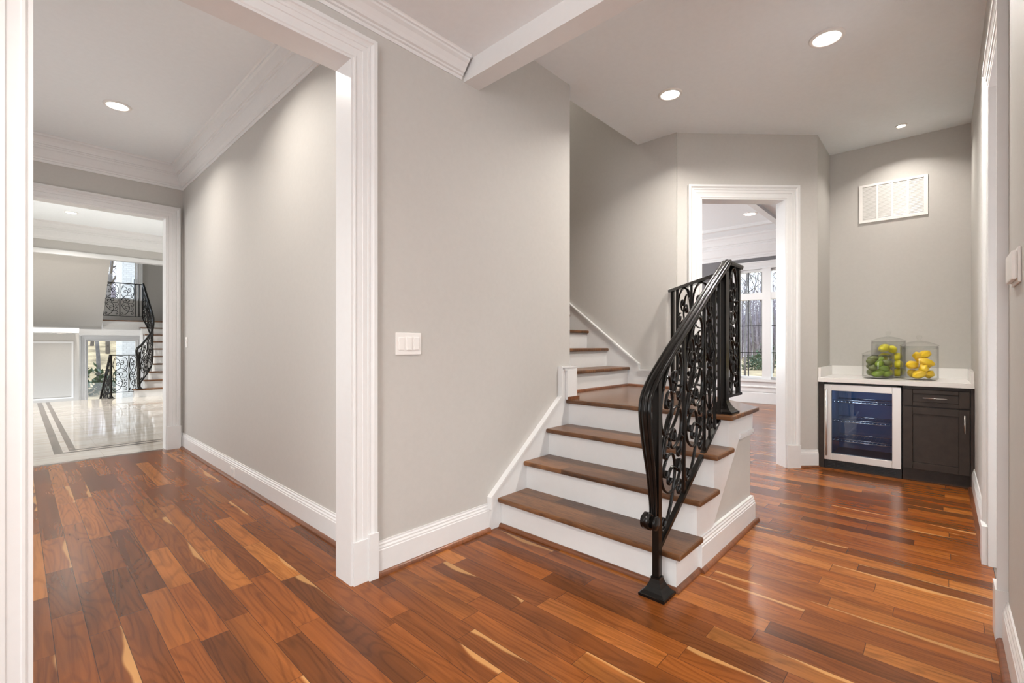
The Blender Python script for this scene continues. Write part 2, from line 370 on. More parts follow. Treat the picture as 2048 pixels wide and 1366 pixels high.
DS0, DS1, DH = 0.243, 1.052, 2.507       # doorway along the angled wall
def dpt(s, t=0.0): return DA + DD * s + DN * t
def dprism(s0, s1, t0, t1, z0, z1, mb):
    q = [dpt(s0, t0), dpt(s1, t0), dpt(s1, t1), dpt(s0, t1)]
    return mb.prism([(p.x, p.y, z0) for p in q], (0, 0, z1 - z0))
DL = (DB - DA).length
w = MB(); dprism(0, DS0, 0, .12, 0, HC + .15, w); dprism(DS1, DL, 0, .12, 0, HC + .15, w); dprism(DS0, DS1, 0, .12, DH, HC + .15, w)
struct(w.build('wall_angled', M['wall']), 'angled greige wall holding the cased doorway', 'wall')
struct(MB().prism([(DB.x, DB.y, 0), (XN + .1, DB.y, 0), (XN + .1, DB.y + .1, 0), (DB.x + .09, DB.y + .1, 0)], (0, 0, HC + .1)).build('wall_niche_left', M['wall']), 'short greige side wall of the drinks niche', 'wall')
struct(box('wall_niche', M['wall'], XN, XN + .1, YR - .12, DB.y, 0, HC + .1), 'greige back wall of the drinks niche with vent grille', 'wall')
RX0, RX1, RH = 2.70, 3.44, 2.49          # opening in the right wall
w = MB(); w.box(2.0, RX0, YR - .12, YR, 0, HC + .1); w.box(RX1, XN, YR - .12, YR, 0, HC + .1); w.box(RX0, RX1, YR - .12, YR, RH, HC + .1)
struct(w.build('wall_right', M['wall']), 'right wall running toward the viewer', 'wall')
struct(box('wall_side', M['wall'], 2.0, 6.0, -1.7, -1.6, 0, 3.2), 'pale wall of the side room behind the right doorway', 'wall')
w = MB(); w.box(-4.1, -4, -4, YM, 0, HC); w.box(-4, 2.1, -4.1, -4, 0, HC); w.box(2.0, 2.1, -4, -1.6, 0, HC); w.box(5.9, 6.0, -1.7, -.3, 0, 3.2)
struct(w.build('wall_front', M['wall']), 'walls of the room behind the viewer', 'wall')
# far room
struct(box('wall_far_right', M['shadewall'], 5.2, XW, 1.02, 1.12, 0, 3.4), 'shade-darkened grey wall of the far room, right side', 'wall')
struct(box('wall_far_left', M['shadewall'], XS + .121, XS + .16, 1.93, 7.0, 0, 3.4), 'shade-darkened grey wall of the far room, left side', 'wall')
struct(box('wall_far_end', M['shadewall'], XS + .1, XW, 7.0, 7.1, 0, 3.4), 'shade-darkened grey end wall of the far room', 'wall')
WY0, WY1, WZ0, WZ1 = 1.45, 3.02, .47, 2.615
w = MB(); w.box(XW, XW + .18, 1.0, WY0, 0, 3.4); w.box(XW, XW + .18, WY1, 7.1, 0, 3.4); w.box(XW, XW + .18, WY0, WY1, 0, WZ0); w.box(XW, XW + .18, WY0, WY1, WZ1, 3.4)
struct(w.build('wall_far_window', M['shadewall']), 'shade-darkened grey wall around the tall white window of the far room', 'wall')

# ------------------------------------------------------------------ ceilings and beam
struct(box('ceiling', M['ceil'], -4, 1.80, -4, YM, HL, HL + .1), 'lower ceiling of the near hall', 'ceiling')
poly = [(1.90, -4), (2.1, -4), (2.1, -.3), (5.86, -.3), (5.86, .95), (5.2, .95), (4.26, 1.90), (4.26, YMB), (1.90, YMB)]
struct(MB().prism([(x, y, HC) for x, y in poly], (0, 0, .1)).build('ceiling_high', M['ceil']), 'higher ceiling with recessed lights over the stair hall', 'ceiling')
struct(box('beam', M['trim'], 1.795, 1.915, -4, YM, 2.692, HC + .1), 'white painted ceiling beam running out from the wall', 'beam')
struct(box('ceiling_corridor', M['ceil'], -1.72, XC + .1, YMB, YF, 3.10, 3.2), 'corridor ceiling with recessed light', 'ceiling')
struct(box('ceiling_stairwell', M['ceil'], XE - .13, XS + .12, YMB, 6.6, 5.8, 5.9), 'ceiling high above the upper flight', 'ceiling')
struct(box('ceiling_stairwell_edge', M['wall'], XE, XS, YMB - .1, YMB, HC + .001, 5.8), 'upper floor edge above the landing', 'wall')
struct(box('ceiling_far_room', M['ceil'], XS + .11, XW + .1, .9, 7.1, 3.30, 3.4), 'white coffered ceiling of the far room', 'ceiling')
struct(box('ceiling_side', M['ceil'], 2.0, 6.0, -1.7, YR - .12, 2.9, 3.0), 'ceiling of the side room', 'ceiling')
struct(box('ceiling_foyer', M['ceil'], -3.2, 3.2, YF + .14, YE, 3.56, 3.66), 'foyer ceiling with recessed light', 'ceiling')

# ------------------------------------------------------------------ trim: casings, jambs, crowns, baseboards
TL = 'white moulded casing'
tn = [1]
def trim(mb, label, cat='moulding', m='trim'):
    tn[0] += 1; return struct(mb.build('trim_%d' % tn[0], M[m]), label, cat)
# big opening: casing, jamb, plinths
trim(casing((0, YM), (1, 0), (0, -1), OX0, OX1, 0, OH), 'white fluted casing around the large corridor opening', 'casing')
b = MB(); b.box(OX0 - .001, OX0 + .012, YM - .012, YMB + .012, 0, OH); b.box(OX1 - .012, OX1 + .001, YM - .012, YMB + .012, 0, OH); b.box(OX0 + .012, OX1 - .012, YM - .012, YMB + .012, OH - .012, OH + .001)
trim(b, 'white jamb lining of the large corridor opening', 'jamb')
trim(casing((0, YMB), (1, 0), (0, 1), OX0, OX1, 0, OH), 'casing on the corridor side of the large opening', 'casing')
b = MB(); b.box(OX1 - .003, OX1 + .072, YM - .024, YM, 0, .205); b.box(OX1 + .072, OX1 + .122, YM - .036, YM, 0, .225)
trim(b, 'white plinth block at the foot of the opening casing', 'plinth block')
# corridor end opening
trim(casing((0, YF), (1, 0), (0, -1), FX0, FX1, 0, FH), 'white casing around the foyer opening at the corridor end', 'casing')
b = MB(); b.box(FX1 - .012, FX1 + .001, YF - .012, YF + .15, 0, FH); b.box(FX0, FX1 - .012, YF - .012, YF + .15, FH - .012, FH + .001)
trim(b, 'white jamb of the foyer opening', 'jamb')
trim(MB().box(FX1 - .004, FX1 + .122, YF - .036, YF, 0, .25), 'white plinth block beside the marble threshold', 'plinth block')
# doorway in the angled wall
trim(casing(DA, DD, -DN, DS0, DS1, 0, DH), 'white fluted casing around the angled doorway', 'casing')
b = MB(); dprism(DS0 - .001, DS0 + .012, -.012, .132, 0, DH, b); dprism(DS1 - .012, DS1 + .001, -.012, .132, 0, DH, b); dprism(DS0 + .012, DS1 - .012, -.012, .132, DH - .012, DH + .001, b)
trim(b, 'white jamb lining of the angled doorway', 'jamb')
b = MB(); dprism(DS1 - .003, DS1 + .122, -.036, 0, 0, .212, b)
trim(b, 'white plinth block right of the angled doorway', 'plinth block')
trim(casing(dpt(0, .12), DD, DN, DS0, DS1, 0, DH), 'casing on the far side of the angled doorway', 'casing')
# right wall opening
trim(casing((0, YR), (1, 0), (0, 1), RX0, RX1, 0, RH, sc=.95), 'white casing around the doorway in the right wall', 'casing')
b = MB(); b.box(RX0 - .001, RX0 + .012, YR - .132, YR + .012, 0, RH); b.box(RX1 - .012, RX1 + .001, YR - .132, YR + .012, 0, RH); b.box(RX0 + .012, RX1 - .012, YR - .132, YR + .012, RH - .012, RH + .001)
trim(b, 'white jamb lining of the right doorway', 'jamb')
trim(MB().box(RX1 - .003, RX1 + .118, YR, YR + .036, 0, .2), 'plinth block on the far side of the right doorway', 'plinth block')
trim(MB().box(RX0 - .118, RX0 + .003, YR, YR + .036, 0, .2), 'plinth block on the near side of the right doorway', 'plinth block')
# crowns
def crown(p, h, z):
    q = [(0, -1.0), (.06, -1.0), (.09, -.93), (.10, -.86), (.20, -.83), (.22, -.74), (.34, -.70), (.46, -.55), (.64, -.36), (.80, -.24), (.84, -.16), (.93, -.13), (.95, -.04), (1.0, 0), (0, 0)]
    return [(a * p, z + c * h) for a, c in q]
trim(molding([(1.775, YM), (-4, YM)], crown(.095, .108, HL)), 'white crown moulding under the low ceiling beside the beam')
def crown2(p, h, z):
    q = [(0, -1.0), (.05, -1.0), (.08, -.95), (.09, -.91), (.14, -.90), (.16, -.85), (.24, -.80), (.33, -.68), (.42, -.54), (.47, -.50), (.48, -.43), (.53, -.42), (.54, -.37), (.62, -.35), (.64, -.31), (.70, -.22), (.80, -.12), (.90, -.08), (.92, -.03), (1.0, 0), (0, 0)]
    return [(a * p, z + c * h) for a, c in q]
trim(molding([(XC, YMB), (XC, YF), (-1.6, YF)], crown2(.13, .237, 3.10)), 'deep two-step crown moulding of the corridor')
trim(molding([(XW, .9), (XW, 7.0)], crown2(.26, .46, 3.30)), 'deep white crown above the far room window')
b = MB(); b.box(6.9, 7.0, 1.2, 6.6, 3.25, 3.3); b.box(8.9, 9.0, 1.2, 6.6, 3.25, 3.3); b.box(6.0, 9.4, 2.05, 2.15, 3.252, 3.3)
trim(b, 'white ribs on the far room ceiling', 'ceiling rib')
trim(molding([(3.1, YE), (-3.2, YE)], crown2(.2, .34, 3.56)), 'cream crown moulding high in the foyer')
# baseboards
shoes = []
shoes.append(baseboard('baseboard_center', [(1.99, YM), (OX1 + .122, YM)], 'white baseboard under the switch plate'))
shoes.append(baseboard('baseboard_corridor', [(XC, YMB + .012), (XC, YF), (FX1 + .122, YF)], 'white baseboard along the corridor wall'))
shoes.append(baseboard('baseboard_angled', [tuple(DB), tuple(dpt(DS1 + .122))], 'short white baseboard between doorway and fridge'))
shoes.append(baseboard('baseboard_right_far', [(RX1 + .118, YR), (5.15, YR)], 'white baseboard on the right wall beside the cabinet'))
shoes.append(baseboard('baseboard_right_near', [(2.05, YR), (RX0 - .118, YR)], 'white baseboard in the near right corner'))
for o, l in zip(shoes, ('under the switch plate wall', 'along the corridor wall', 'between doorway and fridge', 'beside the dark cabinet', 'in the near right corner')):
    trim(o, 'walnut quarter-round ' + l, 'shoe moulding', 'shoe')
struct(molding([(XW, 1.1), (XW, 7.0)], [(0, 0), (.02, 0), (.02, .2), (0, .22)]).build('baseboard_far', M['trim']), 'white baseboard below the far room window', 'baseboard')
trim(molding([(XW, 1.1), (XW, 7.0)], [(0, .22), (.02, .22), (.02, .30), (.04, .31), (.04, .33), (.02, .34), (.02, .42), (0, .42)]), 'white panelled apron below the far room window', 'apron')

# ------------------------------------------------------------------ far room window
wd = thing('window_1', 'tall white transom window with dark muntins seen through the doorway', 'window', (XW, 2.3, 0)); wd['kind'] = 'structure'
b = MB(); fr = .045
b.box(XW + .04, XW + .12, WY0, WY1, WZ0, WZ0 + fr); b.box(XW + .04, XW + .12, WY0, WY1, WZ1 - fr, WZ1); b.box(XW + .04, XW + .12, WY0, WY0 + fr, WZ0 + fr, WZ1 - fr); b.box(XW + .04, XW + .12, WY1 - fr, WY1, WZ0 + fr, WZ1 - fr)
b.box(XW - .01, XW + .119, 2.41, 2.56, WZ0 + .001, WZ1 - .001); b.box(XW - .005, XW + .118, WY0 + .001, WY1 - .001, 2.02, 2.15)
mk(b, 'window_frame', M['trim'], wd)
b = MB()
for y in (2.83, 1.95): b.box(XW + .072, XW + .088, y - .009, y + .009, WZ0, WZ1)
for z in (1.51, 0.985): b.box(XW + .072, XW + .088, WY0, WY1, z - .007, z + .007)
mk(b, 'muntin', M['black'], wd)
mk(MB().box(XW + .078, XW + .082, WY0 + .02, WY1 - .02, WZ0 + .02, WZ1 - .02), 'pane', M['glass'], wd)
b = casing((XW, 0), (0, 1), (-1, 0), WY0, WY1, WZ0, WZ1, sc=1.25); mk(b, 'window_casing', M['trim'], wd)
mk(MB().box(XW - .06, XW + .05, WY0 - .16, WY1 + .16, WZ0 - .05, WZ0), 'window_sill', M['trim'], wd)

# ------------------------------------------------------------------ staircase
RZ, XR = .185, [2.09, 2.335, 2.573, 2.81]
YS = .905                                  # open side of the lower flight
st = thing('staircase', 'white staircase with brown oak treads turning at a landing', 'staircase', (2.09, 1.48, 0))
def tread(x0, x1, y0, y1, z):
    return mk(MB().box(x0, x1, y0, y1, z - .03, z), 'tread', M['tread'], st, bevel=.0125, seg=3)
for k in range(3):
    tread(XR[k] - .032, XR[k + 1] + .01, YS - .032, 2.047, RZ * (k + 1))
for k in range(4):
    mk(MB().box(XR[k] + .0001, XR[k] + .02, YS + .0201, 2.044, RZ * k, RZ * (k + 1) - .028), 'riser', M['trim'], st)
LZ = RZ * 4
e = Vector((FX, FY))
c0 = Vector((3.300, YS - .032)); t1 = (4.19 - c0.x) / e.x; c1 = c0 + e * t1
land = [(2.778, YS - .032), (c0.x, c0.y), (c1.x, c1.y), (4.1595, 1.815), (4.1595, 2.30), (2.87, 2.30), (2.87, 2.047), (2.778, 2.047)]
mk(MB().prism([(x, y, LZ - .03) for x, y in land], (0, 0, .03)), 'landing', M['treadx'], st, bevel=.011, seg=3)
# side of the lower flight
side = [(2.09, 0), (2.09, RZ - .03), (2.335, RZ - .03), (2.335, 2 * RZ - .03), (2.573, 2 * RZ - .03), (2.573, 3 * RZ - .03), (2.81, 3 * RZ - .03), (2.81, LZ - .03), (3.27, LZ - .03), (3.27, .602), (3.03, .602), (2.575, .18), (2.40, 0)]
mk(MB().prism([(x, YS, z) for x, z in side], (0, .02, 0)), 'stringer', M['trim'], st)
mk(MB().prism([(x, YS + .012, z) for x, z in ((2.42, .001), (3.262, .001), (3.262, .66), (3.04, .66), (2.60, .25), (2.42, .08))], (0, .028, 0)), 'side_panel', M['wall'], st)
b = MB(); b.box(2.99, 3.258, YS - .012, YS + .012, .585, .603); b.box(2.995, 3.25, YS - .006, YS + .012, .57, .586)
mk(b, 'cap_moulding', M['trim'], st)
sb = [(2.36, YS + .012), (3.268, YS + .012)]
mk(molding(sb[::-1], [(p + (.012 if p > 0 else 0), z) for p, z in BASE]), 'base_moulding', M['trim'], st)
b = molding([(3.30, YS - .017), (2.345, YS - .017)], [(0, 0), (.019, 0), (.0175, .008), (.013, .015), (.007, .019), (0, .020)])
b2 = molding([(2.36, YS), (2.09, YS), (2.09, 2.047)], [(0, 0), (.019, 0), (.0175, .008), (.013, .015), (.007, .019), (0, .020)])
o = len(b.v); b.add(b2.v, b2.f); mk(b, 'shoe_moulding', M['shoe'], st)
# wall below the landing's free edge
f0 = Vector((3.262, YS + .012)); nL = Vector((-e.y, e.x)); f1 = f0 + e * 1.30
q = [f0, f1, f1 + nL * .03, f0 + nL * .03]
mk(MB().prism([(p.x, p.y, 0) for p in q], (0, 0, LZ - .03)), 'landing_wall', M['trim'], st)
# skirt on the big wall with its moulded edge
sk = [(1.99, 0), (1.99, .2), (2.712, .769), (2.712, .975), (2.885, .975), (2.885, LZ), (2.83, LZ), (2.83, 0)]
mk(MB().prism([(x, YM - .018, z) for x, z in sk], (0, .018, 0)), 'skirt_board', M['trim'], st)
def edge(path, wdt, d0, d1):
    """moulded strip following a path in a vertical plane, thick from y=d0 to d1"""
    P = [Vector(p) for p in path]; a = offset_path(path, 0); c = offset_path(path, -wdt); rings = []
    for p, q2 in zip(a, c): rings.append([(p.x, d0, p.y), (p.x, d1, p.y), (q2.x, d1, q2.y), (q2.x, d0, q2.y)])
    return MB().skin(rings)
pth = [(1.987, .13), (1.987, .205), (2.709, .774), (2.709, .986), (2.90, .986)]
b = edge(pth, .012, YM - .036, YM); b2 = edge([(p[0] + .0115, p[1] - (.0 if i < 3 else .0115)) for i, p in enumerate(pth)], .024, YM - .026, YM)
b.add(b2.v, b2.f); mk(b, 'skirt_moulding', M['trim'], st)
b = MB(); b.box(2.775, 2.896, YM - .036, YMB + .05, LZ, .955); b.box(2.752, 2.888, YM - .033, YMB + .04, .9545, .970); b.box(2.738, 2.880, YM - .0315, YMB + .03, .9695, .983)
mk(b, 'newel_block', M['trim'], st)
mk(MB().box(2.775, 2.91, YM - .05, YM - .036, LZ, LZ + .02), 'shoe_moulding', M['shoe'], st)
# upper flight
YU = [2.292 + .24 * k for k in range(11)]
for k in range(11):
    mk(MB().box(XE, XS - .018, YU[k], YU[k] + .02, LZ + RZ * k, LZ + RZ * (k + 1) - .028), 'riser', M['trim'], st)
    mk(MB().box(XE, XS - .018, YU[k] - .03, YU[k] + .25, LZ + RZ * (k + 1) - .03, LZ + RZ * (k + 1)), 'tread', M['tread'], st, bevel=.0125, seg=3)
mk(molding([(2.896, 2.292), (XS - .018, 2.292)][::-1], [(0, LZ), (.019, LZ), (.0175, LZ + .008), (.013, LZ + .015), (.007, LZ + .019), (0, LZ + .02)]), 'shoe_moulding', M['shoe'], st)
sl = RZ / .24
up = [(1.84, LZ), (1.84, LZ + .162), (2.166, LZ + .162), (2.166, .958), (4.9, .958 + sl * 2.734), (4.9, LZ + 1.9), (2.30, LZ)]
mk(MB().prism([(XS - .018, y, z) for y, z in up], (.018, 0, 0)), 'skirt_board', M['trim'], st)
def edge_yz(path, wdt, x0, x1):
    a = offset_path(path, 0); c = offset_path(path, -wdt); rings = []
    for p, q2 in zip(a, c): rings.append([(x0, p.x, p.y), (x1, p.x, p.y), (x1, q2.x, q2.y), (x0, q2.x, q2.y)])
    return MB().skin(rings)
pth = [(1.83, LZ + .165), (2.163, LZ + .165), (2.163, .961), (4.9, .961 + sl * 2.737)]
b = edge_yz(pth, .012, XS - .036, XS); b2 = edge_yz([(p[0] + (.012 if i else 0), p[1] - .012) for i, p in enumerate(pth)], .024, XS - .026, XS)
b.add(b2.v, b2.f); mk(b, 'skirt_moulding', M['trim'], st)
mk(molding([(XS, 2.28), (XS, 1.84)][::-1], [(.018, LZ), (.036, LZ), (.034, LZ + .01), (.028, LZ + .017), (.018, LZ + .02)]), 'shoe_moulding', M['shoe'], st)

# ------------------------------------------------------------------ wrought iron
def ribbon(pts, nrm, tin, tout, ends=1.0):
    """rectangular bar along 3D points; thickness tin in the panel plane, tout across it"""
    P = [Vector(p) for p in pts]; N = len(P); rings = []
    for i, p in enumerate(P):
        t = (P[min(i + 1, N - 1)] - P[max(i - 1, 0)]).normalized(); n = nrm.normalized(); u = n.cross(t).normalized()
        d = min(i, N - 1 - i) / max(1, N - 1); fl = ends if d < .10 else (ends + (1 - ends) * min(1, (d - .10) / .06))
        a = u * (tin / 2); c = n * (tout / 2 * fl)
        rings.append([p + a + c * .5, p + a * .4 + c, p - a * .4 + c, p - a + c * .5, p - a - c * .5, p - a * .4 - c, p + a * .4 - c, p + a - c * .5])
    return MB().skin(rings, smooth=True)
SCROLLS = [
    [(625, 572), (640, 590), (615, 600), (603, 574), (628, 548), (668, 560), (690, 605), (668, 650), (610, 680), (562, 720), (541, 790), (560, 870), (610, 930), (670, 965), (740, 975), (790, 955), (802, 920), (775, 898), (752, 918), (765, 938)],
    [(725, 532), (712, 547), (694, 535), (704, 510), (737, 514), (746, 552), (716, 586), (682, 572), (664, 520), (640, 488), (600, 480), (562, 508), (541, 580), (555, 650), (600, 700), (670, 716), (740, 706), (795, 665), (819, 600), (815, 520), (780, 462), (720, 434), (660, 433), (600, 450), (553, 495)],
    [(600, 694), (640, 662), (690, 650), (750, 665), (797, 710), (810, 765), (785, 806), (740, 814), (690, 802), (660, 762), (674, 733), (712, 738), (724, 762), (704, 778), (690, 764)],
    [(604, 772), (592, 786), (582, 762), (606, 748), (636, 768), (652, 750), (628, 722), (585, 720), (552, 748)],
    [(612, 845), (600, 860), (580, 848), (584, 815), (630, 800), (690, 825), (722, 890), (705, 960), (660, 1020), (600, 1052), (556, 1050), (540, 1022), (560, 1003), (580, 1018), (565, 1034)],
    [(665, 905), (650, 922), (633, 905), (645, 878), (690, 876), (720, 902)],
    [(778, 620), (762, 632), (776, 652), (802, 640), (806, 610), (778, 596)],
    [(775, 845), (757, 852), (765, 876), (796, 872), (812, 840), (800, 810)],
    [(775, 1006), (765, 1026), (786, 1038), (804, 1010), (785, 984), (740, 976)]]
def iron_panel(par, f, nrm, tin=.0095, tout=.013, ends=1.8, dens=5, flip=False, name='scroll'):
    """f(s,t) gives the 3D point of a panel whose corners are (0,0)-(1,1)"""
    for sc in SCROLLS:
        q = catmull([((x - 535) / 290, 1 - (y - 430) / 630) for x, y in sc], dens)
        if flip: q = [Vector((1 - p.x, p.y)) for p in q]
        mk(ribbon([f(.03 + .94 * p.x, .015 + .97 * p.y) for p in q], nrm, tin, tout, ends), name, M['iron'], par)
def bar(par, x, y, z0, z1, hw=.0075, name='baluster'):
    mk(MB().box(x - hw, x + hw, y - hw, y + hw, z0, z1), name, M['iron'], par)
def rail_prof(wd, ht):
    return [(wd * a, ht * c) for a, c in ((-.42, -1), (-.5, -.55), (-.5, -.1), (-.38, .02), (-.30, .02), (-.27, -.3), (-.22, -.3), (-.19, .08), (0, .14), (.19, .08), (.22, -.3), (.27, -.3), (.30, .02), (.38, .02), (.5, -.1), (.5, -.55), (.42, -1))]
def handrail(pts, lat, sizes, smooth=False):
    P = [Vector(p) for p in pts]; rings = []
    for i, p in enumerate(P):
        t = (P[min(i + 1, len(P) - 1)] - P[max(i - 1, 0)]).normalized()
        L = Vector(lat[i]) if isinstance(lat, list) else Vector(lat)
        L = (L - t * L.dot(t)).normalized(); n = t.cross(L)
        if isinstance(lat, tuple) and n.z < 0 and abs(t.z) < .8: pass
        wd, ht = sizes[i] if isinstance(sizes, list) else sizes
        rings.append([p + L * a + n * c for a, c in rail_prof(wd, ht)])
    return MB().skin(rings, smooth=smooth)

rl = thing('stair_railing', 'black wrought-iron railing with scrollwork on the near staircase', 'railing', (2.01, .96, 0))
YI = .96
hp = [(2.945, 1.654), (2.655, 1.463), (2.44, 1.317), (2.249, 1.191), (2.096, 1.087), (1.975, .998), (1.905, .928), (1.880, .862), (1.886, .780), (1.910, .670), (1.938, .560), (1.957, .450), (1.962, .385), (1.950, .342), (1.918, .332), (1.899, .355), (1.912, .378), (1.930, .368)]
hq = catmull([(x, YI, z + .008) for x, z in hp], 12)
N = len(hq); szs = []
for i, p in enumerate(hq):
    k = i / (N - 1); z = p.z
    wdt = .056 if z > .8 else (.034 + .022 * max(0, (z - .4) / .4)); szs.append((wdt, wdt * .5 if i < N - 48 else .016))
mk(handrail(hq, (0, -1, 0), szs, True), 'handrail', M['iron'], rl)
# spool at the end of the handrail
b = MB(); ring = []
for r, y in ((.0, -.034), (.030, -.034), (.033, -.028), (.026, -.020), (.026, -.006), (.030, 0), (.026, .006), (.026, .020), (.033, .028), (.030, .034), (.0, .034)):
    ring.append([Vector((1.928 + r * cos(a * pi / 10), YI - .005 + y, .356 + r * sin(a * pi / 10))) for a in range(20)])
b.skin(ring, smooth=True); mk(b, 'volute', M['iron'], rl)
def zb(x): return .215 + (x - 2.027) * .627
def zt(x):
    for (xa, za), (xb, zb_) in zip(hp[1:], hp[:-1]):
        if xa <= x <= xb: return za + (zb_ - za) * (x - xa) / (xb - xa) - .02
    return .98
# newel on the floor, with its flared foot
def foot(par, x, y, z, hw=.062, h=.085, name='newel_foot'):
    rings = []
    for r, zz in ((1, 0), (1, .14), (.92, .16), (.72, .3), (.55, .5), (.42, .72), (.34, .9), (.34, 1.0), (.22, 1.0)):
        a = hw * r; rings.append([(x - a, y - a, z + zz * h), (x + a, y - a, z + zz * h), (x + a, y + a, z + zz * h), (x - a, y + a, z + zz * h)])
    mk(MB().skin(rings), name, M['iron'], par)
mk(MB().box(1.991, 2.023, YI - .016, YI + .016, .06, 1.01), 'newel', M['iron'], rl); foot(rl, 2.007, YI, 0)
# sloping bottom bar
b = MB(); rings = []
for x in (2.015, 2.90): rings.append([(x, YI - .012, zb(x) + .011), (x, YI + .012, zb(x) + .011), (x, YI + .012, zb(x) - .011), (x, YI - .012, zb(x) - .011)])
mk(b.skin(rings), 'bottom_rail', M['iron'], rl)
for x in (2.306, 2.580, 2.742, 2.812): bar(rl, x, YI, zb(x), zt(x))
NY = Vector((0, 1, 0))
for xa, xb in ((2.030, 2.296), (2.314, 2.572)):
    iron_panel(rl, lambda s, t, xa=xa, xb=xb: Vector((xa + (xb - xa) * s, YI, zb(xa + (xb - xa) * s) + .016 + t * (zt(xa + (xb - xa) * s) - zb(xa + (xb - xa) * s) - .03))), NY, .0105, .015, 1.9)
# ornament bar: collars, basket of bent wires, twisted stem
def ornament(par, x, y, z0, z1, r=.026):
    bar(par, x, y, z0, z1, .006, 'ornament_stem')
    zm = (z0 + z1) / 2; hh = (z1 - z0)
    for zz in (.18, .5, .82):
        b = MB(); z = z0 + hh * zz; b.lathe([(.004, z - .02), (.013, z - .016), (.016, z - .006), (.016, z + .006), (.013, z + .016), (.004, z + .02)], (x, y, 0), 12); mk(b, 'collar', M['iron'], par)
    for a, c in ((.20, .48), (.52, .80)):
        for k in range(6):
            pts = []
            for i in range(13):
                t = i / 12; ang = 2 * pi * k / 6 + 1.6 * t; rr = .004 + r * sin(pi * t)
                pts.append((x + rr * cos(ang), y + rr * sin(ang), z0 + hh * (a + (c - a) * t)))
            mk(MB().tube(pts, .0035, 6), 'basket_wire', M['iron'], par)
    for zz, sg in ((.84, 1), (.16, -1), (.53, 1), (.47, -1)):
        for dx in (-1, 1):
            q = catmull([(x + dx * px, y, z0 + hh * zz + sg * pz) for px, pz in ((.004, 0), (.02, .02), (.034, .045), (.03, .07), (.016, .068), (.016, .05), (.025, .05))], 4)
            mk(ribbon(q, NY, .007, .013, 1.6), 'scroll', M['iron'], par)
ornament(rl, 2.661, YI, zb(2.661), zt(2.661))
# post on the landing
mk(MB().box(2.868, 2.918, YI - .022, YI + .022, LZ + .05, 1.585), 'landing_post', M['iron'], rl); foot(rl, 2.885, YI, LZ, .07, .085, 'post_foot')
# return panel to the landing's corner, then the diagonal guard back to the wall
XK = 3.165; GZ0, GZ1 = .842, 1.638
mk(handrail([(2.962, YI, 1.655), (XK + .02, YI, 1.655)], (0, 1, 0), (.05, .026)), 'handrail', M['iron'], rl)
mk(MB().box(2.90, XK + .015, YI - .018, YI + .018, GZ0 - .016, GZ0), 'bottom_rail', M['iron'], rl)
bar(rl, XK - .01, YI, GZ0, GZ1, .012); bar(rl, 2.945, YI, GZ0, GZ1, .008)
iron_panel(rl, lambda s, t: Vector((2.955 + (XK - .025 - 2.955) * s, YI, GZ0 + t * (GZ1 - GZ0))), NY, .0105, .016, 1.9)
K0 = Vector((XK, YI)); K1 = Vector((4.155, 1.86)); KD = (K1 - K0); KL = KD.length; KD.normalize(); KN = Vector((-KD.y, KD.x, 0))
def kp(s, z): p = K0 + KD * s; return Vector((p.x, p.y, z))
mk(handrail([kp(-.01, 1.655), kp(KL - .02, 1.655)], (-KD.y, KD.x, 0), (.05, .026)), 'handrail', M['iron'], rl)
b = MB().skin([[kp(s, GZ0) + KN * .018, kp(s, GZ0) - KN * .018, kp(s, GZ0 - .016) - KN * .018, kp(s, GZ0 - .016) + KN * .018] for s in (0, KL - .03)]); mk(b, 'bottom_rail', M['iron'], rl)
for s, hw in ((KL - .075, .013), (KL - .20, .009), (KL - .535, .008), (.42, .008), (.10, .008)):
    p = kp(s, 0); bar(rl, p.x, p.y, GZ0 if hw < .01 else LZ, GZ1, hw)
for sa, sb_ in ((KL - .525, KL - .21), (.43, KL - .545), (.11, .41)):
    iron_panel(rl, lambda s, t, sa=sa, sb_=sb_: kp(sa + (sb_ - sa) * s, GZ0 + t * (GZ1 - GZ0)), KN, .0105, .015, 1.8)
p = kp(KL - .012, 1.645); mk(MB().lathe([(.003, -.008), (.020, -.008), (.022, 0), (.018, .007), (.003, .008)], (0, 0, 0), 16), 'wall_rosette', M['plate'], rl).matrix_parent_inverse = Matrix.Translation(rl.location).inverted() @ Matrix.Translation(p) @ Matrix.Rotation(pi / 2, 4, 'Y')

# ------------------------------------------------------------------ switch plates, outlet, thermostat
sw = thing('switch_plate', 'white three-gang switch plate on the greige wall', 'light switch', (1.408, YM, 1.152))
box('plate', M['plate'], 1.329, 1.487, YM - .007, YM, 1.094, 1.210, sw, bevel=.003)
for i, x in enumerate((1.362, 1.408, 1.454)):
    box('rocker', M['plate'], x - .0165, x + .0165, YM - .013 + .003 * (i == 0), YM - .006, 1.119, 1.186, sw, bevel=.002)
sw = thing('switch_plate', 'small white switch plate far along the corridor wall', 'light switch', (XC, 6.03, 1.17))
box('plate', M['plate'], XC - .007, XC, 5.992, 6.068, 1.112, 1.228, sw, bevel=.003); box('rocker', M['plate'], XC - .012, XC - .006, 6.013, 6.047, 1.137, 1.203, sw, bevel=.002)
ot = thing('outlet', 'white power outlet set into the corridor baseboard', 'outlet', (XC - .017, 4.40, .068))
box('plate', M['plate'], XC - .023, XC - .017, 4.343, 4.457, .033, .105, ot, bevel=.002); box('socket', M['trim'], XC - .026, XC - .022, 4.362, 4.394, .045, .093, ot, bevel=.002); box('socket', M['trim'], XC - .026, XC - .022, 4.406, 4.438, .045, .093, ot, bevel=.002)
th = thing('thermostat', 'white wall control box at the right edge beside the casing', 'thermostat', (2.29, YR, 1.41))
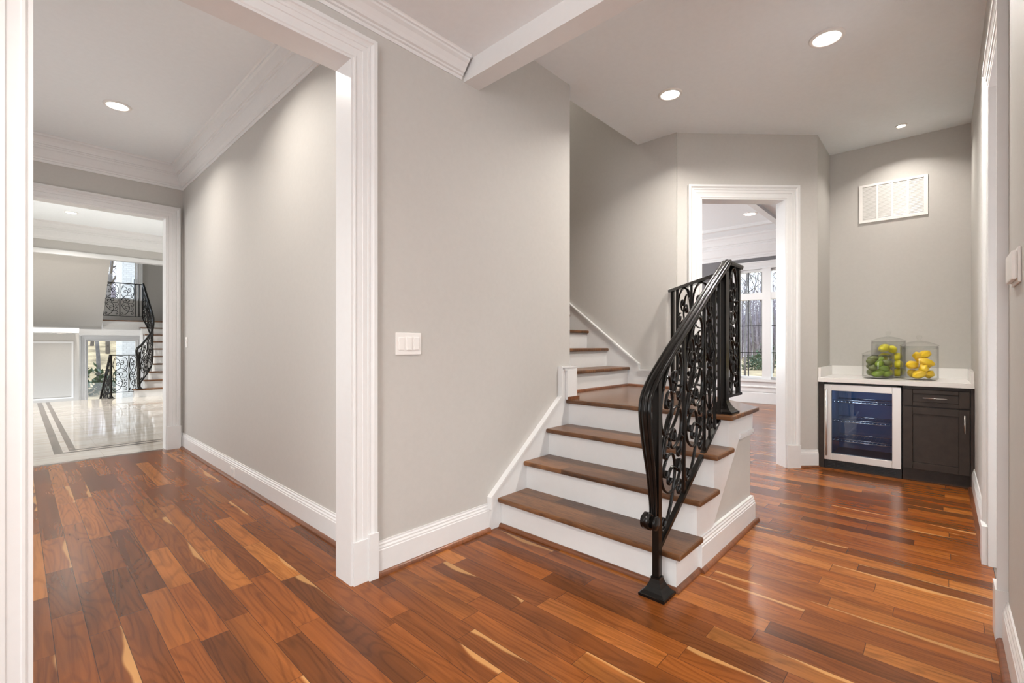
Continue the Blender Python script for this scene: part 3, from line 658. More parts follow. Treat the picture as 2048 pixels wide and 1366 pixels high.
box('back_plate', M['plate'], 2.19, 2.40, YR, YR + .008, 1.35, 1.465, th, bevel=.003); box('cover', M['plate'], 2.20, 2.385, YR + .008, YR + .022, 1.36, 1.455, th, bevel=.006)

# ------------------------------------------------------------------ recessed lights
def downlight(x, y, z, r, label, power, group=None, spread=2.4, col=(1.0, .94, .87)):
    t = thing('recessed_light', label, 'ceiling light', (x, y, z), group)
    prof = [(r * 1.32, 0), (r * 1.32, -.004), (r * 1.24, -.009), (r * 1.02, -.010), (r, -.004), (r, 0)]
    mk(MB().lathe([(a, z + c) for a, c in prof], (x, y, 0), 32), 'trim_ring', M['plate'], t)
    mk(MB().lathe([(r, z - .003), (r * .5, z - .004), (.001, z - .004)], (x, y, 0), 32), 'lens', M['lamp'], t)
    if power:
        a = area('lamp_light', (x, y, z - .02), (x, y, z - 1), r * 1.8, r * 1.8, power, col, 'DISK', spread)
    return t
downlight(3.49, 1.56, HC, .068, 'recessed light shining above the stair landing', 15, spread=2.4)
downlight(3.53, .54, HC, .075, 'recessed light nearest the viewer in the stair hall ceiling', 38, spread=2.75)
downlight(5.40, .27, HC, .032, 'small recessed spotlight in front of the vent grille', 6.2, spread=2.2)
downlight(.56, 4.93, 3.10, .07, 'recessed light in the corridor ceiling', 16)
downlight(.675, 11.66, 3.56, .075, 'recessed light in the foyer ceiling', 80)
downlight(.63, 13.4, 1.38, .05, 'recessed light under the foyer stair soffit', 1.5)
downlight(8.25, 2.32, 3.30, .08, 'recessed light in the far room ceiling', 30)
for x, y, z, p in ((.62, 3.1, 3.10, 16), (-.4, 1.0, HL, 24), (-.4, -1.4, HL, 24), (1.0, -1.4, HL, 24)):  # unseen lamps without fixtures; the three in the near hall are added fill
    area('lamp_light', (x, y, z - .02), (x, y, z - 1), .14, .14, p, (1.0, .94, .87), 'DISK', 2.4)
area('lamp_light', (3.5, 4.2, 5.7), (3.5, 4.2, 0), .3, .3, 30, (1.0, .92, .83), 'DISK', 2.6)
area('lamp_light', (3.4, -1.0, 2.85), (3.4, -1.0, 0), .3, .3, 14, (1.0, .95, .9), 'DISK', 2.6)

# ------------------------------------------------------------------ vent grille
vg = thing('vent_grille', 'white return-air vent grille on the niche wall', 'vent', (XN, .354, 2.54))
b = MB(); y0, y1, z0, z1 = .098, .610, 2.354, 2.728
b.box(XN - .012, XN, y0, y1, z0, z0 + .022); b.box(XN - .012, XN, y0, y1, z1 - .022, z1); b.box(XN - .012, XN, y0, y0 + .028, z0 + .022, z1 - .022); b.box(XN - .012, XN, y1 - .028, y1, z0 + .022, z1 - .022)
mk(b, 'grille_frame', M['plate'], vg)
for k in (1, 2, 3):
    y = y0 + .028 + (y1 - y0 - .056) * k / 4; mk(MB().box(XN - .013, XN - .001, y - .007, y + .007, z0 + .02, z1 - .02), 'divider', M['plate'], vg)
b = MB(); n = 24
for k in range(n):
    z = z0 + .024 + (z1 - z0 - .048) * k / n
    b.prism([(XN - .010, y0 + .02, z), (XN - .009, y0 + .02, z), (XN - .001, y0 + .02, z + .014), (XN - .002, y0 + .02, z + .014)], (0, y1 - y0 - .04, 0))
mk(b, 'louvres', M['plate'], vg)
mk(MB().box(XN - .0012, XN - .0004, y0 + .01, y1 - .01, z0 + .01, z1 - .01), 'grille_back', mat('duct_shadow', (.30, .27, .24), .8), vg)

# ------------------------------------------------------------------ niche: fridge, cabinet, countertop
XFc = 5.13
fg = thing('wine_fridge', 'stainless glass-door beverage fridge under the counter', 'fridge', (5.43, .53, 0))
b = MB(); y0, y1 = .255, .808
b.box(XFc + .05, 5.74, y1 - .03, y1, .08, .79); b.box(XFc + .05, 5.74, y0, y0 + .03, .08, .79); b.box(5.70, 5.74, y0, y1, .08, .79); b.box(XFc + .05, 5.74, y0, y1, .76, .79); b.box(XFc + .05, 5.74, y0, y1, .08, .11)
mk(b, 'body', M['black'], fg)
b = MB(); b.box(5.685, 5.699, y0 + .031, y1 - .031, .111, .759); b.box(XFc + .06, 5.69, y0 + .031, y0 + .04, .111, .759); b.box(XFc + .06, 5.69, y1 - .04, y1 - .031, .111, .759)
mk(b, 'liner', M['liner'], fg)
for z in (.25, .43, .61):
    b = MB(); b.tube([(XFc + .09, y0 + .045, z), (XFc + .09, y1 - .045, z)], .0045, 6); b.tube([(5.66, y0 + .045, z), (5.66, y1 - .045, z)], .004, 6); b.tube([(XFc + .09, y0 + .045, z + .02), (XFc + .09, y1 - .045, z + .02)], .003, 6)
    for k in range(16):
        y = y0 + .06 + (y1 - y0 - .12) * k / 15; b.tube([(XFc + .09, y, z), (5.66, y, z)], .002, 5)
    mk(b, 'shelf', M['chrome'], fg)
b = MB()
dz0, dz1 = .082, .780
b.box(XFc, XFc + .045, y0 + .002, y0 + .062, dz0, dz1); b.box(XFc, XFc + .045, y1 - .058, y1 - .002, dz0, dz1); b.box(XFc, XFc + .045, y0 + .062, y1 - .058, dz0, dz0 + .062); b.box(XFc, XFc + .045, y0 + .062, y1 - .058, dz1 - .058, dz1)
dr = mk(b, 'door', M['steel'], fg, bevel=.002, seg=1)
area('lamp_light', (XFc + .20, .53, .752), (XFc + .35, .53, .3), .30, .05, 1.1, (.75, .87, 1.0))  # cool lamp added to brighten the fridge interior
def sub(o, par): o.parent = par; o.matrix_parent_inverse = par.matrix_parent_inverse.copy() if False else Matrix.Translation(par.parent.location).inverted().inverted() @ Matrix.Identity(4); return o
def kid(mb, name, m, par, bevel=0):
    """sub-part: its parent part already sits in world coordinates"""
    o = mb.build(name, m, None, bevel); o.parent = par; return o
kid(MB().box(XFc + .012, XFc + .018, y0 + .062, y1 - .058, dz0 + .06, dz1 - .058), 'door_glass', M['fridgeglass'], dr)
b = MB(); b.tube([(XFc - .035, y1 - .022, .125), (XFc - .035, y1 - .022, .735)], .009, 10)
for z in (.19, .67): b.tube([(XFc - .035, y1 - .022, z), (XFc + .004, y1 - .022, z)], .006, 8)
kid(b, 'handle', M['steel'], dr)
b = MB(); b.box(XFc + .03, XFc + .05, y0, y1, 0, .08)
for k in range(7):
    for i in range(4): b.box(XFc + .024, XFc + .031, y0 + .04 + k * .072, y0 + .095 + k * .072, .016 + i * .013, .022 + i * .013)
mk(b, 'kick_grille', M['black'], fg)

cb = thing('base_cabinet', 'dark espresso base cabinet with a drawer and door', 'cabinet', (5.43, .03, 0))
cy0, cy1 = YR + .004, .250
b = MB(); b.box(XFc + .022, 5.74, cy0, cy1, .09, .795); mk(b, 'carcass', M['cab'], cb); mk(MB().box(XFc + .022, 5.74, .812, .853, .0, .795), 'end_panel', M['cab'], cb)
mk(MB().box(XFc + .05, XFc + .07, cy0, cy1, 0, .09), 'toe_kick', M['cab'], cb)
mk(MB().box(XFc + .004, XFc + .022, cy0, -.164, .02, .795), 'filler', M['cab'], cb)
def shaker(y0, y1, z0, z1, st_=.06, rl_=.055):
    b = MB(); b.box(XFc, XFc + .021, y0, y0 + st_, z0, z1); b.box(XFc, XFc + .021, y1 - st_, y1, z0, z1); b.box(XFc, XFc + .021, y0 + st_, y1 - st_, z0, z0 + rl_); b.box(XFc, XFc + .021, y0 + st_, y1 - st_, z1 - rl_, z1)
    b.box(XFc + .011, XFc + .02, y0 + st_, y1 - st_, z0 + rl_, z1 - rl_); return b
dw = mk(shaker(-.158, .245, .634, .772, .062, .034), 'drawer', M['cab'], cb, bevel=.002, seg=1)
dd = mk(shaker(-.158, .245, .105, .624, .062, .058), 'door', M['cab'], cb, bevel=.002, seg=1)
b = MB(); b.tube([(XFc - .032, .120, .705), (XFc - .032, -.028, .705)], .006, 10)
for y in (.094, -.002): b.tube([(XFc - .032, y, .705), (XFc + .002, y, .705)], .0045, 8)
kid(b, 'handle', M['chrome'], dw)
b = MB(); b.tube([(XFc - .032, -.129, .585), (XFc - .032, -.129, .442)], .006, 10)
for z in (.56, .467): b.tube([(XFc - .032, -.129, z), (XFc + .002, -.129, z)], .0045, 8)
kid(b, 'handle', M['chrome'], dd)

ct = thing('countertop', 'white quartz countertop with low backsplash in the niche', 'countertop', (5.43, .33, .8))
CT = .838
box('slab', M['quartz'], XFc - .025, XN - .001, YR + .001, .853, .800, CT, ct, bevel=.002)
b = MB(); b.box(XN - .021, XN - .001, YR + .002, .852, CT, .932); b.box(XFc - .01, XN - .021, .832, .852, CT, .932); b.box(XFc - .01, XN - .021, YR + .002, YR + .022, CT, .932)
mk(b, 'backsplash', M['quartz'], ct)

# ------------------------------------------------------------------ glass jars and fruit
def jar(x, y, R, h, label):
    t = thing('glass_jar', label, 'jar', (x, y, CT))
    z = CT
    prof = [(.001, z), (R * .9, z), (R * .97, z + .006), (R, z + .02), (R, z + h - .004), (R * .985, z + h), (R * .965, z + h - .004), (R * .962, z + .026), (R * .9, z + .016), (.001, z + .014)]
    mk(MB().lathe(prof, (x, y, 0), 48), 'jar_body', M['jar'], t)
    zl = z + h + .001
    lid = [(R * .93, zl - .02), (R * .95, zl - .02), (R * .955, zl), (R * 1.02, zl + .003), (R * 1.02, zl + .008), (R * .85, zl + .020), (R * .5, zl + .038), (R * .2, zl + .046), (.010, zl + .052), (.009, zl + .062), (.016, zl + .068), (.021, zl + .080), (.016, zl + .092), (.001, zl + .097)]
    mk(MB().lathe(lid, (x, y, 0), 40), 'lid', M['jar'], t)
    return t
J1, J2, J3 = (5.352, .430), (5.598, .374), (5.40, .150)
jar(*J1, .116, .215, 'shortest glass jar, filled with green limes')
jar(*J2, .128, .335, 'tallest glass jar, at the back with greenish lemons')
jar(*J3, .128, .292, 'glass jar at the counter\'s right holding ridged yellow fruit')
def fruit(name, m, c, a, bq, rot, tip=.18, ribs=0, label='', group=None, cat='fruit'):
    """ellipsoid of half-length a and half-width bq, pointed ends, optional ribs"""
    n, mm = 20, 14; rings = []
    for i in range(mm + 1):
        ph = pi * i / mm; zz = -cos(ph); r = sin(ph) ** .85
        zz *= 1 + tip * abs(zz) ** 6
        ring = []
        for k in range(n):
            th_ = 2 * pi * k / n; rr = r * (1 + (.13 * cos(ribs * th_) if ribs else 0)); ring.append(Vector((rr * bq * cos(th_), rr * bq * sin(th_), zz * a)))
        rings.append(ring)
    b = MB().skin(rings, caps=False, smooth=True); o = b.build(name, m)
    o.location = c; o.rotation_euler = rot; tag(o, label, cat, group)
    kid(MB().lathe([(.001, a * (1 + tip) + .002), (.004, a * (1 + tip) + .001), (.005, a * (1 + tip) - .004)], (0, 0, 0), 8), 'stem', M['olive'], o)
    return o
def jp(J, dx, dy, dz):
    """offset seen from the hall: dx to the right, dy toward the viewer, dz up from the counter"""
    return (J[0] + dx * .682 - dy * .731, J[1] - dx * .731 - dy * .682, CT + dz)
H2 = pi / 2
limes = [(-.045, .060, .048, 0, 'bright lime at bottom front left of the shortest jar'), (.040, .062, .048, 0, 'bright lime at bottom front right of the shortest jar'), (-.078, .0, .055, 1, 'dull dark lime at the bottom left of the shortest jar'), (.076, -.012, .05, 0, 'lime at the far right bottom of the shortest jar'), (0, -.06, .05, 1, 'lime hidden at the bottom back of the shortest jar'),
         (.005, .058, .094, 0, 'bright lime lying across the shortest jar\'s middle'), (-.066, .028, .10, 1, 'dull lime at mid left of the shortest jar'), (.070, .020, .098, 0, 'lime at mid right of the shortest jar'), (-.02, -.055, .10, 1, 'lime at mid back of the shortest jar'),
         (-.028, .055, .138, 0, 'bright lime just below the top layer of the shortest jar'), (.058, .035, .142, 1, 'dark lime right below the top in the shortest jar'), (-.076, .01, .148, 1, 'greyish lime at the upper left of the shortest jar'), (.045, -.03, .172, 0, 'pale lime on top of the shortest jar\'s heap'), (-.02, -.035, .178, 1, 'dull lime at top back of the shortest jar')]
for i, (dx, dy, dz, k, lb) in enumerate(limes):
    fruit('lime', M['olive'] if k else M['limeskin'], jp(J1, dx * .86, dy * .86, dz), .042, .030, (H2 + .3 * (i % 3 - 1), .2 * (i % 2), .82 + .5 * ((i * 7) % 5 - 2) / 2), .2, 0, lb, 'limes in the shortest jar')
lem = [(.055, .05, .05, 'greenish lemon at the bottom right of the tallest jar'), (-.05, .05, .05, 'greenish lemon at the bottom left of the tallest jar'), (0, -.06, .05, 'lemon at the bottom back of the tallest jar'), (.05, .055, .125, 'lemon resting mid right in the tallest jar'), (-.055, .03, .125, 'lemon at mid left of the tallest jar'), (.02, -.06, .12, 'lemon at mid back of the tallest jar'), (.066, .02, .195, 'lemon facing out at the upper right of the tallest jar'), (-.03, .0, .195, 'lemon in the upper middle of the tallest jar'), (.02, .02, .262, 'lemon second from the top of the tallest jar'), (-.055, .02, .275, 'yellow lemon topmost in the tallest jar')]
for i, (dx, dy, dz, lb) in enumerate(lem):
    fruit('lemon', M['lemon'], jp(J2, dx, dy, dz), .047, .037, (H2 + .35 * (i % 3 - 1), .2, .8 + .7 * ((i * 3) % 5 - 2) / 2), .2, 0, lb, 'lemons in the tallest jar')
stf = [(-.05, .058, .05, 'ridged yellow fruit at the bottom left of its jar'), (.058, .05, .052, 'ridged yellow fruit at the bottom right of its jar'), (0, -.06, .05, 'ridged yellow fruit at the bottom back of its jar'), (-.005, .06, .105, 'ridged yellow fruit slanting across the lower middle'), (-.075, .0, .13, 'ridged yellow fruit at mid left of its jar'), (.02, .05, .158, 'long ridged yellow fruit across the upper middle'), (.07, -.005, .125, 'ridged yellow fruit at mid right of its jar'), (.0, -.06, .13, 'ridged yellow fruit at mid back of its jar'), (-.025, .01, .208, 'ridged yellow fruit second from the top of its jar'), (.035, .03, .222, 'ridged yellow fruit topmost in its jar')]
for i, (dx, dy, dz, lb) in enumerate(stf):
    fruit('star_fruit', M['star'], jp(J3, dx * .82, dy * .85, dz), .048 if i != 5 else .060, .034, (H2 + .4 * (i % 3 - 1), .3 * (i % 2), .82 + .6 * ((i * 3) % 5 - 2) / 2), .1, 5, lb, 'yellow fruit in the right jar')

# ------------------------------------------------------------------ foyer beyond the corridor
w = MB(); w.box(-3.3, -3.2, 6.3, 16.2, -2, 6); struct(w.build('wall_foyer_left', M['wall']), 'left wall of the foyer', 'wall')
w = MB(); w.box(3.1, 3.2, 6.3, 16.2, -2, 6); struct(w.build('wall_foyer_right', M['wall']), 'right wall of the foyer beside the stairs', 'wall')
LW = (1.20, 2.235, -.6, 1.262); UW = (.75, 2.225, 2.33, 3.75)
w = MB(); zs = (-2, 6)
w.box(-3.2, UW[0], YW, YW + .15, -2, 6); w.box(UW[1] + .02, 3.2, YW, YW + .15, -2, 6); w.box(UW[0], UW[1] + .02, YW, YW + .15, UW[3], 6); w.box(UW[0], UW[1] + .02, YW, YW + .15, LW[3], UW[2]); w.box(UW[0], LW[0], YW, YW + .15, -2, LW[3]); w.box(LW[0], UW[1] + .02, YW, YW + .15, -2, LW[2])
struct(w.build('wall_foyer_window', M['wall']), 'foyer end wall with windows above and below the landing', 'wall')
struct(box('wall_foyer_header', M['wall'], -3.2, 3.1, YE, YE + .15, 2.96, 6), 'grey header above the foyer stair', 'wall')
trim(MB().box(-3.2, 3.1, YE - .02, YE + .17, 2.945, 3.035), 'white trim band under the foyer header', 'trim')
struct(box('ceiling_foyer_stair', M['ceil'], -3.2, 3.1, YE, YW, 5.4, 5.5), 'ceiling over the foyer stair', 'ceiling')
struct(box('floor_lower', M['stone'], -3.2, 3.1, YE, YW, -1.7, -1.6), 'lower floor below the foyer', 'floor')
struct(box('wall_foyer_panel', M['wall'], -3.2, .93, 13.90, 14.02, -1.6, 1.38), 'grey panelled wall below the foyer stair soffit', 'wall')
b = MB()
for x0, x1, z0, z1 in ((-.9, .842, 1.175, 1.205), (-.9, .842, -.03, .0), (.812, .842, .0, 1.175)): b.box(x0, x1, 13.885, 13.902, z0, z1)
trim(b, 'thin white panel moulding on the foyer wall', 'panel moulding')
b = MB(); b.box(-3.2, .867, YE - .01, 14.69, 1.38, 1.475); b.box(.867, 2.3, 14.60, 14.69, 1.36, 1.50)
trim(b, 'white soffit band under the foyer landing', 'soffit')
# sloping underside of the second flight
q = [(-3.2, YE + .02, 2.987), (1.360, YE + .02, 2.987), (1.378, 14.69, 1.545), (-3.2, 14.69, 1.545)]
struct(MB().prism(q, (0, .10, .16)).build('wall_stair_soffit', M['wall']), 'grey sloping underside of the upper foyer flight', 'wall')
# windows
def window(name, x0, x1, z0, z1, label):
    t = thing(name, label, 'window', ((x0 + x1) / 2, YW, z0)); t['kind'] = 'structure'
    b = MB(); f = .04; b.box(x0, x1, YW + .03, YW + .09, z0, z0 + f); b.box(x0, x1, YW + .03, YW + .09, z1 - f, z1); b.box(x0, x0 + f, YW + .03, YW + .09, z0 + f, z1 - f); b.box(x1 - f, x1, YW + .03, YW + .09, z0 + f, z1 - f)
    mk(b, 'window_frame', M['trim'], t); mk(MB().box(x0 + .02, x1 - .02, YW + .058, YW + .062, z0 + .02, z1 - .02), 'pane', M['glass'], t)
    mk(casing((0, YW), (1, 0), (0, -1), x0, x1, z0, z1), 'window_casing', M['trim'], t)
window('window_2', *LW, 'large foyer window below the landing'); window('window_3', *UW, 'tall foyer window above the landing')
# foyer staircase
fs = thing('staircase', 'curved foyer staircase with white risers beyond the corridor', 'staircase', (2.0, 12.76, 0))
FR = .174; lefts = [1.71, 1.921, 2.045, 2.151, 2.192, 2.222, 2.247, 2.134, 2.079]
for k in range(9):
    y = 12.755 + .215 * k
    mk(MB().box(lefts[k], 3.099, y, y + .24, FR * (k + 1) - .028, FR * (k + 1)), 'tread', M['tread'], fs, bevel=.008)
    mk(MB().box(lefts[k] + .0505, 3.099, y + .026, y + .045, FR * k - (.0 if k else 0), FR * (k + 1) - .027), 'riser', M['trim'], fs)
    mk(MB().box(lefts[k] + .025, lefts[k] + .05, y + .025, y + .26, max(0, FR * (k - 2)), FR * (k + 1) - .027), 'stringer', M['trim'], fs)
y = 12.755 + .215 * 9
mk(MB().box(1.40, 3.099, y, YW - .001, FR * 10 - .03, FR * 10), 'landing', M['tread'], fs, bevel=.008)
mk(MB().box(1.40, 3.099, y + .025, y + .2, FR * 10 - .25, FR * 10 - .029), 'landing_fascia', M['trim'], fs)
# foyer railings
fr_ = thing('stair_railing', 'curved black iron railing on the foyer staircase', 'railing', (1.82, 12.76, .17))
hr = catmull([(1.819, 12.755, .643), (1.776, 12.755, .861), (1.775, 12.798, 1.034), (1.868, 12.884, 1.131), (2.03, 13.142, 1.323), (2.117, 13.292, 1.452), (2.157, 13.40, 1.595), (2.195, 13.615, 1.743), (2.203, 13.83, 1.907), (2.209, 14.152, 2.106), (2.164, 14.69, 2.662)], 5)
br = catmull([(1.823, 12.755, .284), (1.858, 12.82, .333), (2.023, 13.099, .533), (2.117, 13.292, .694), (2.166, 13.486, .873), (2.198, 13.68, 1.035), (2.214, 13.959, 1.25), (2.202, 14.26, 1.497), (2.149, 14.69, 1.807)], 5)
lat = []
for i in range(len(hr)):
    t = hr[min(i + 1, len(hr) - 1)] - hr[max(i - 1, 0)]; L = Vector((t.y, -t.x, 0)); lat.append(L.normalized() if L.length > 1e-3 else Vector((1, 0, 0)))
mk(MB().tube(hr, .024, 8), 'handrail', M['iron'], fr_); mk(MB().tube(br, .014, 6), 'bottom_rail', M['iron'], fr_)
mk(MB().box(1.797, 1.833, 12.737, 12.773, FR, .98), 'newel', M['iron'], fr_); foot(fr_, 1.815, 12.755, FR, .06, .06)
def along(P, s):
    d = [0]
    for a, c in zip(P, P[1:]): d.append(d[-1] + (c - a).length)
    x = s * d[-1]
    for i in range(len(P) - 1):
        if d[i + 1] >= x: return P[i].lerp(P[i + 1], (x - d[i]) / max(1e-6, d[i + 1] - d[i]))
    return P[-1]
def fcur(s, t): return along(br, s).lerp(along(hr[12:], s), t)
for sa, sb_ in ((.02, .16), (.17, .31), (.32, .47), (.48, .65), (.66, .82), (.83, .99)):
    m_ = (sa + sb_) / 2; tv = along(br, sb_) - along(br, sa); nn = Vector((tv.y, -tv.x, 0)).normalized()
    iron_panel(fr_, lambda s, t, sa=sa, sb_=sb_: fcur(sa + (sb_ - sa) * s, t), nn, .012, .012, 1.2, 3)
    mk(MB().tube([fcur(sb_ + .005, 0), fcur(sb_ + .005, 1)], .008, 6), 'baluster', M['iron'], fr_)
def flat_rail(par, x0, x1, y, zb_, zt_, bars, panels):
    mk(MB().box(x0, x1, y - .014, y + .014, zt_ - .022, zt_), 'handrail', M['iron'], par); mk(MB().box(x0, x1, y - .012, y + .012, zb_ - .012, zb_), 'bottom_rail', M['iron'], par)
    for x in bars: bar(par, x, y, zb_, zt_, .009)
    for a, c in panels: iron_panel(par, lambda s, t, a=a, c=c: Vector((a + (c - a) * s, y, zb_ + t * (zt_ - .02 - zb_))), NY, .011, .011, 1.3, 4)
lr = thing('landing_railing', 'straight black iron railing across the foyer landing', 'railing', (1.8, 14.72, 1.74))
flat_rail(lr, 1.40, 2.16, 14.72, 1.845, 2.655, (1.42, 1.715, 2.01, 2.085, 2.15), ((1.43, 1.705), (1.725, 2.0)))
gr = thing('guard_railing', 'low black iron guard railing at the foyer floor edge', 'railing', (1.58, 12.87, 0))
flat_rail(gr, 1.34, 1.81, 12.87, .128, .925, (1.365, 1.652, 1.80), ((1.375, 1.643), (1.66, 1.79)))
mk(MB().box(1.345, 1.375, 12.855, 12.885, .02, .92), 'newel', M['iron'], gr); foot(gr, 1.36, 12.87, 0, .06, .05)
mk(MB().tube([(1.345, 12.88, .915), (1.30, 14.3, -.25)], .022, 6), 'handrail', M['iron'], gr)
for sa, sb_ in ((.02, .30), (.32, .6), (.62, .9)):
    iron_panel(gr, lambda s, t, sa=sa, sb_=sb_: Vector((1.345 - .045 * (sa + (sb_ - sa) * s), 12.9 + 1.42 * (sa + (sb_ - sa) * s), .10 + .80 * t - 1.165 * (sa + (sb_ - sa) * s))), Vector((1, .03, 0)), .011, .011, 1.3, 3)

# ------------------------------------------------------------------ outdoors
struct(box('ground', M['leaflitter'], 10.05, 60, -30, 60, -.5, -.35), 'leaf-strewn ground outside the far room window', 'ground')
struct(MB().prism([(-40, 16.15, -1.4), (-40, 16.15, -1.0), (-40, 24, -.6), (-40, 44, 3.4), (-40, 60, 4), (-40, 60, -1.4)], (50, 0, 0)).build('ground_foyer', M['leaflitter']), 'leaf-strewn ground outside the foyer windows', 'ground')
def tree(x, y, z, h, r, label, seed, group, lean=(0, 0)):
    rnd = random.Random(seed); b = MB()
    def grow(p, d, ln, rad, lev):
        pts = [p]; rs = [rad]; n = 5 if lev < 2 else 3; q = p.copy(); dd_ = d.copy()
        for i in range(n):
            dd_ = (dd_ + Vector((rnd.uniform(-1, 1), rnd.uniform(-1, 1), rnd.uniform(-.3, .6))) * (.10 + .06 * lev)).normalized()
            q = q + dd_ * (ln / n); pts.append(q.copy()); rs.append(rad * (1 - .62 * (i + 1) / n))
        b.tube(pts, rs, 7 if lev == 0 else 4)
        if lev < 4:
            for k in range((7, 5, 4, 3)[lev]):
                f = rnd.uniform(.35 if lev == 0 else .2, 1); i = min(n - 1, int(f * n)); base = pts[i].lerp(pts[i + 1], f * n - i if f < 1 else 1)
                a = rnd.uniform(0, 2 * pi); nd = (dd_ * .55 + Vector((cos(a), sin(a), rnd.uniform(.1, .8))) * .8).normalized()
                grow(base, nd, ln * rnd.uniform(.42, .62), max(.006, rs[i] * .5), lev + 1)
    grow(Vector((0, 0, 0)), Vector((lean[0], lean[1], 1)).normalized(), h, r, 0)
    o = b.build('bare_tree', M['bark']); o.location = (x, y, z); return tag(o, label, 'tree', group)
def pos(u, depth):
    """a place on the ground: u = sideways slope of the sight line, depth = distance into the view"""
    return (depth * (FX + u * FY), depth * (FY - u * FX))
T1 = [(.505, 21, 7, .13, 'bare grey tree standing centrally in the far room window'), (.545, 30, 11, .16, 'taller bare tree right of the window mullion'), (.475, 27, 9, .15, 'bare tree nearest the iron railing in the window'), (.525, 40, 13, .2, 'distant bare tree behind the window mullion'), (.495, 48, 13, .22, 'most distant bare tree seen through the far window'), (.58, 36, 12, .2, 'bare tree at the window\'s right edge'), (.565, 24, 8, .1, 'thin bare tree in the right-hand pane')]
for i, (u, d, h, r, lb) in enumerate(T1):
    x, y = pos(u, d); tree(x, y, -.4, h, r * .42, lb, 20 + i, 'bare trees outside the far room')
T2 = [(-.895, 17.5, 7, .12, 'bare tree at the left of the lower foyer window'), (-.875, 23, 9, .16, 'thick-trunked tree in the middle of the foyer window'), (-.88, 27, 11, .18, 'distant bare tree outside the foyer'), (-.835, 30, 12, .2, 'bare tree behind the foyer landing railing'), (-.91, 24, 9, .14, 'bare leaning tree outside the foyer')]
for i, (u, d, h, r, lb) in enumerate(T2):
    x, y = pos(u, d); tree(x, y, (-1.0 + (y - 16.15) * .05 if y < 24 else -.6 + (y - 24) * .2) - .06, h, r * .6, lb, 40 + i, 'bare trees outside the foyer', (.1 * (i == 4), 0))
# hazy woods far behind: countless thin stems
def woods(name, spots, z, label):
    rnd = random.Random(5); b = MB()
    for (x, y) in spots:
        h = rnd.uniform(5, 11); r = rnd.uniform(.04, .09); q = Vector((x, y, z))
        b.tube([q, q + Vector((rnd.uniform(-.3, .3), rnd.uniform(-.3, .3), h * .5)), q + Vector((rnd.uniform(-.8, .8), rnd.uniform(-.8, .8), h))], [r, r * .7, r * .15], 4)
        for k in range(12):
            zz = h * rnd.uniform(.15, .95); a = rnd.uniform(0, 2 * pi); l = rnd.uniform(.6, 2.2)
            b.tube([q + Vector((0, 0, zz)), q + Vector((cos(a) * l * .6, sin(a) * l * .6, zz + l * .5)), q + Vector((cos(a) * l, sin(a) * l, zz + l * 1.1))], [.022, .014, .005], 3)
    return tag(b.build(name, M['thicket']), label, 'woods', kind='stuff')
rnd = random.Random(11)
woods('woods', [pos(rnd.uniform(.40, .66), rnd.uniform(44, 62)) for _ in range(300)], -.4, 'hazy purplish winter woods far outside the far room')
woods('woods', [pos(rnd.uniform(-.97, -.78), rnd.uniform(40, 52)) for _ in range(110)], 2.4, 'hazy winter woods far outside the foyer')
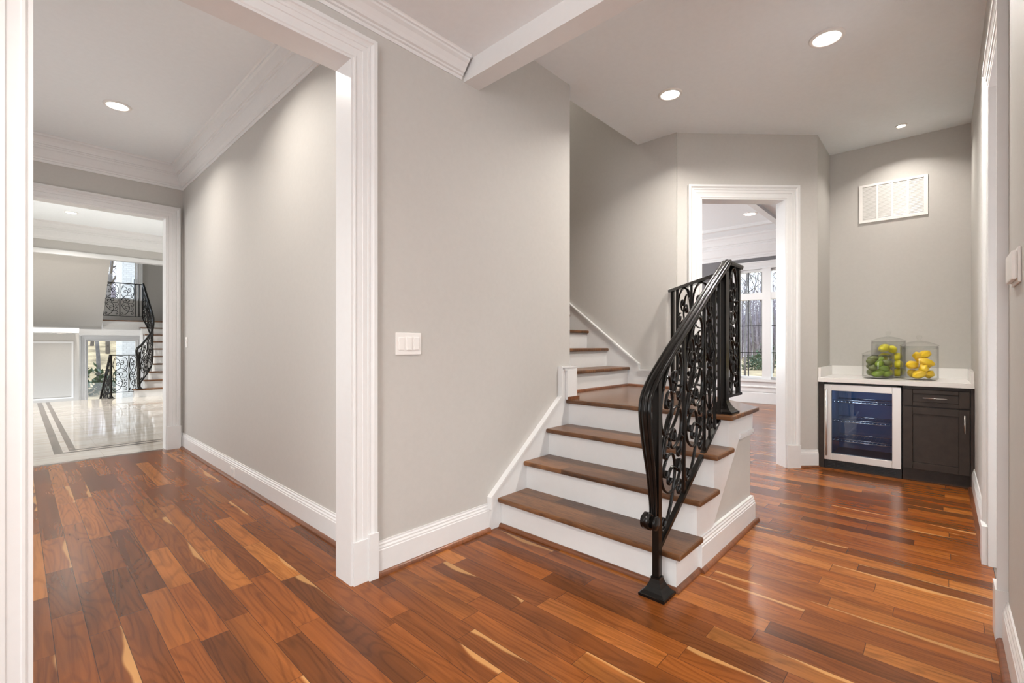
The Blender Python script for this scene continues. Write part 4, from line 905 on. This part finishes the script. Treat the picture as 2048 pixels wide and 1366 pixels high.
def bush(x, y, z, r, label, seed):
    rnd = random.Random(seed); b = MB()
    for k in range(420):
        a = rnd.uniform(0, 2 * pi); e_ = math.acos(rnd.uniform(0, 1)); rr = r * rnd.uniform(.45, 1)
        c = Vector((rr * sin(e_) * cos(a), rr * sin(e_) * sin(a), rr * cos(e_) * 1.1)); d = Vector((rnd.uniform(-1, 1), rnd.uniform(-1, 1), rnd.uniform(-.2, 1))).normalized(); s_ = d.cross(Vector((.3, .2, 1))).normalized()
        l = r * .22; wv = r * .06; n_ = d.cross(s_) * .01
        b.add([c, c + d * l * .5 + s_ * wv, c + d * l, c + d * l * .5 - s_ * wv, c + d * l * .5 + n_], [(0, 1, 4), (1, 2, 4), (2, 3, 4), (3, 0, 4)])
    o = b.build('evergreen_bush', M['bush']); o.location = (x, y, z); return tag(o, label, 'bush')
x, y = pos(.527, 27); bush(x, y, -.4, .85, 'green bush low in the middle of the far room window', 1)
x, y = pos(.572, 30); bush(x, y, -.4, 1.5, 'tall green bush in the far room window\'s right pane', 2)
x, y = pos(-.905, 17.2); bush(x, y, -1.1, 1.25, 'green bush low in the foyer window', 3)
x, y = pos(-.87, 21); bush(x, y, -1.1, 1.0, 'small green bush behind the foyer tree', 4)
# hazy wooded ridges closing the view
def ridge(name, u0, u1, depth, z0, zt, label, seed):
    rnd = random.Random(seed); b = MB(); rings = []; n = 90
    for i in range(n + 1):
        u = u0 + (u1 - u0) * i / n; h = zt + .5 * sin(i * .21 + seed) + rnd.uniform(-.35, .35)
        r = []
        for f, zz in ((0, 0), (3, .45), (7, .8), (12, 1), (20, .9)):
            x, y = pos(u, depth + f); r.append((x, y, z0 + (h - z0) * zz + rnd.uniform(-.3, .3) * (zz > 0)))
        rings.append(r)
    b.skin(rings, closed_ring=False, caps=False, smooth=True)
    return struct(b.build(name, M['ridge']), label, 'hill')
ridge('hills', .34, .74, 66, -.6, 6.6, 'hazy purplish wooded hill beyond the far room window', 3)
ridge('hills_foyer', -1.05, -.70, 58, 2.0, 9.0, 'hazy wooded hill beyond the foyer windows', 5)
# neighbouring wing of the house outside the foyer windows
hw = thing('house_wing', 'white brick house wing with dark window outside the foyer', 'building', (4.0, 20, -1))
mk(MB().box(2.27, 9.5, 19.0, 20.3, -1.1, 4.05), 'wall', M['brick'], hw)
mk(MB().box(2.1, 9.8, 18.8, 20.6, 4.05, 4.25), 'eave', M['trim'], hw)
b = MB().box(2.50, 3.5, 18.97, 19.02, 2.3, 3.3); pw = mk(b, 'window', M['trim'], hw)
kid(MB().box(2.56, 3.44, 18.96, 18.975, 2.36, 3.24), 'pane', M['black'], pw)
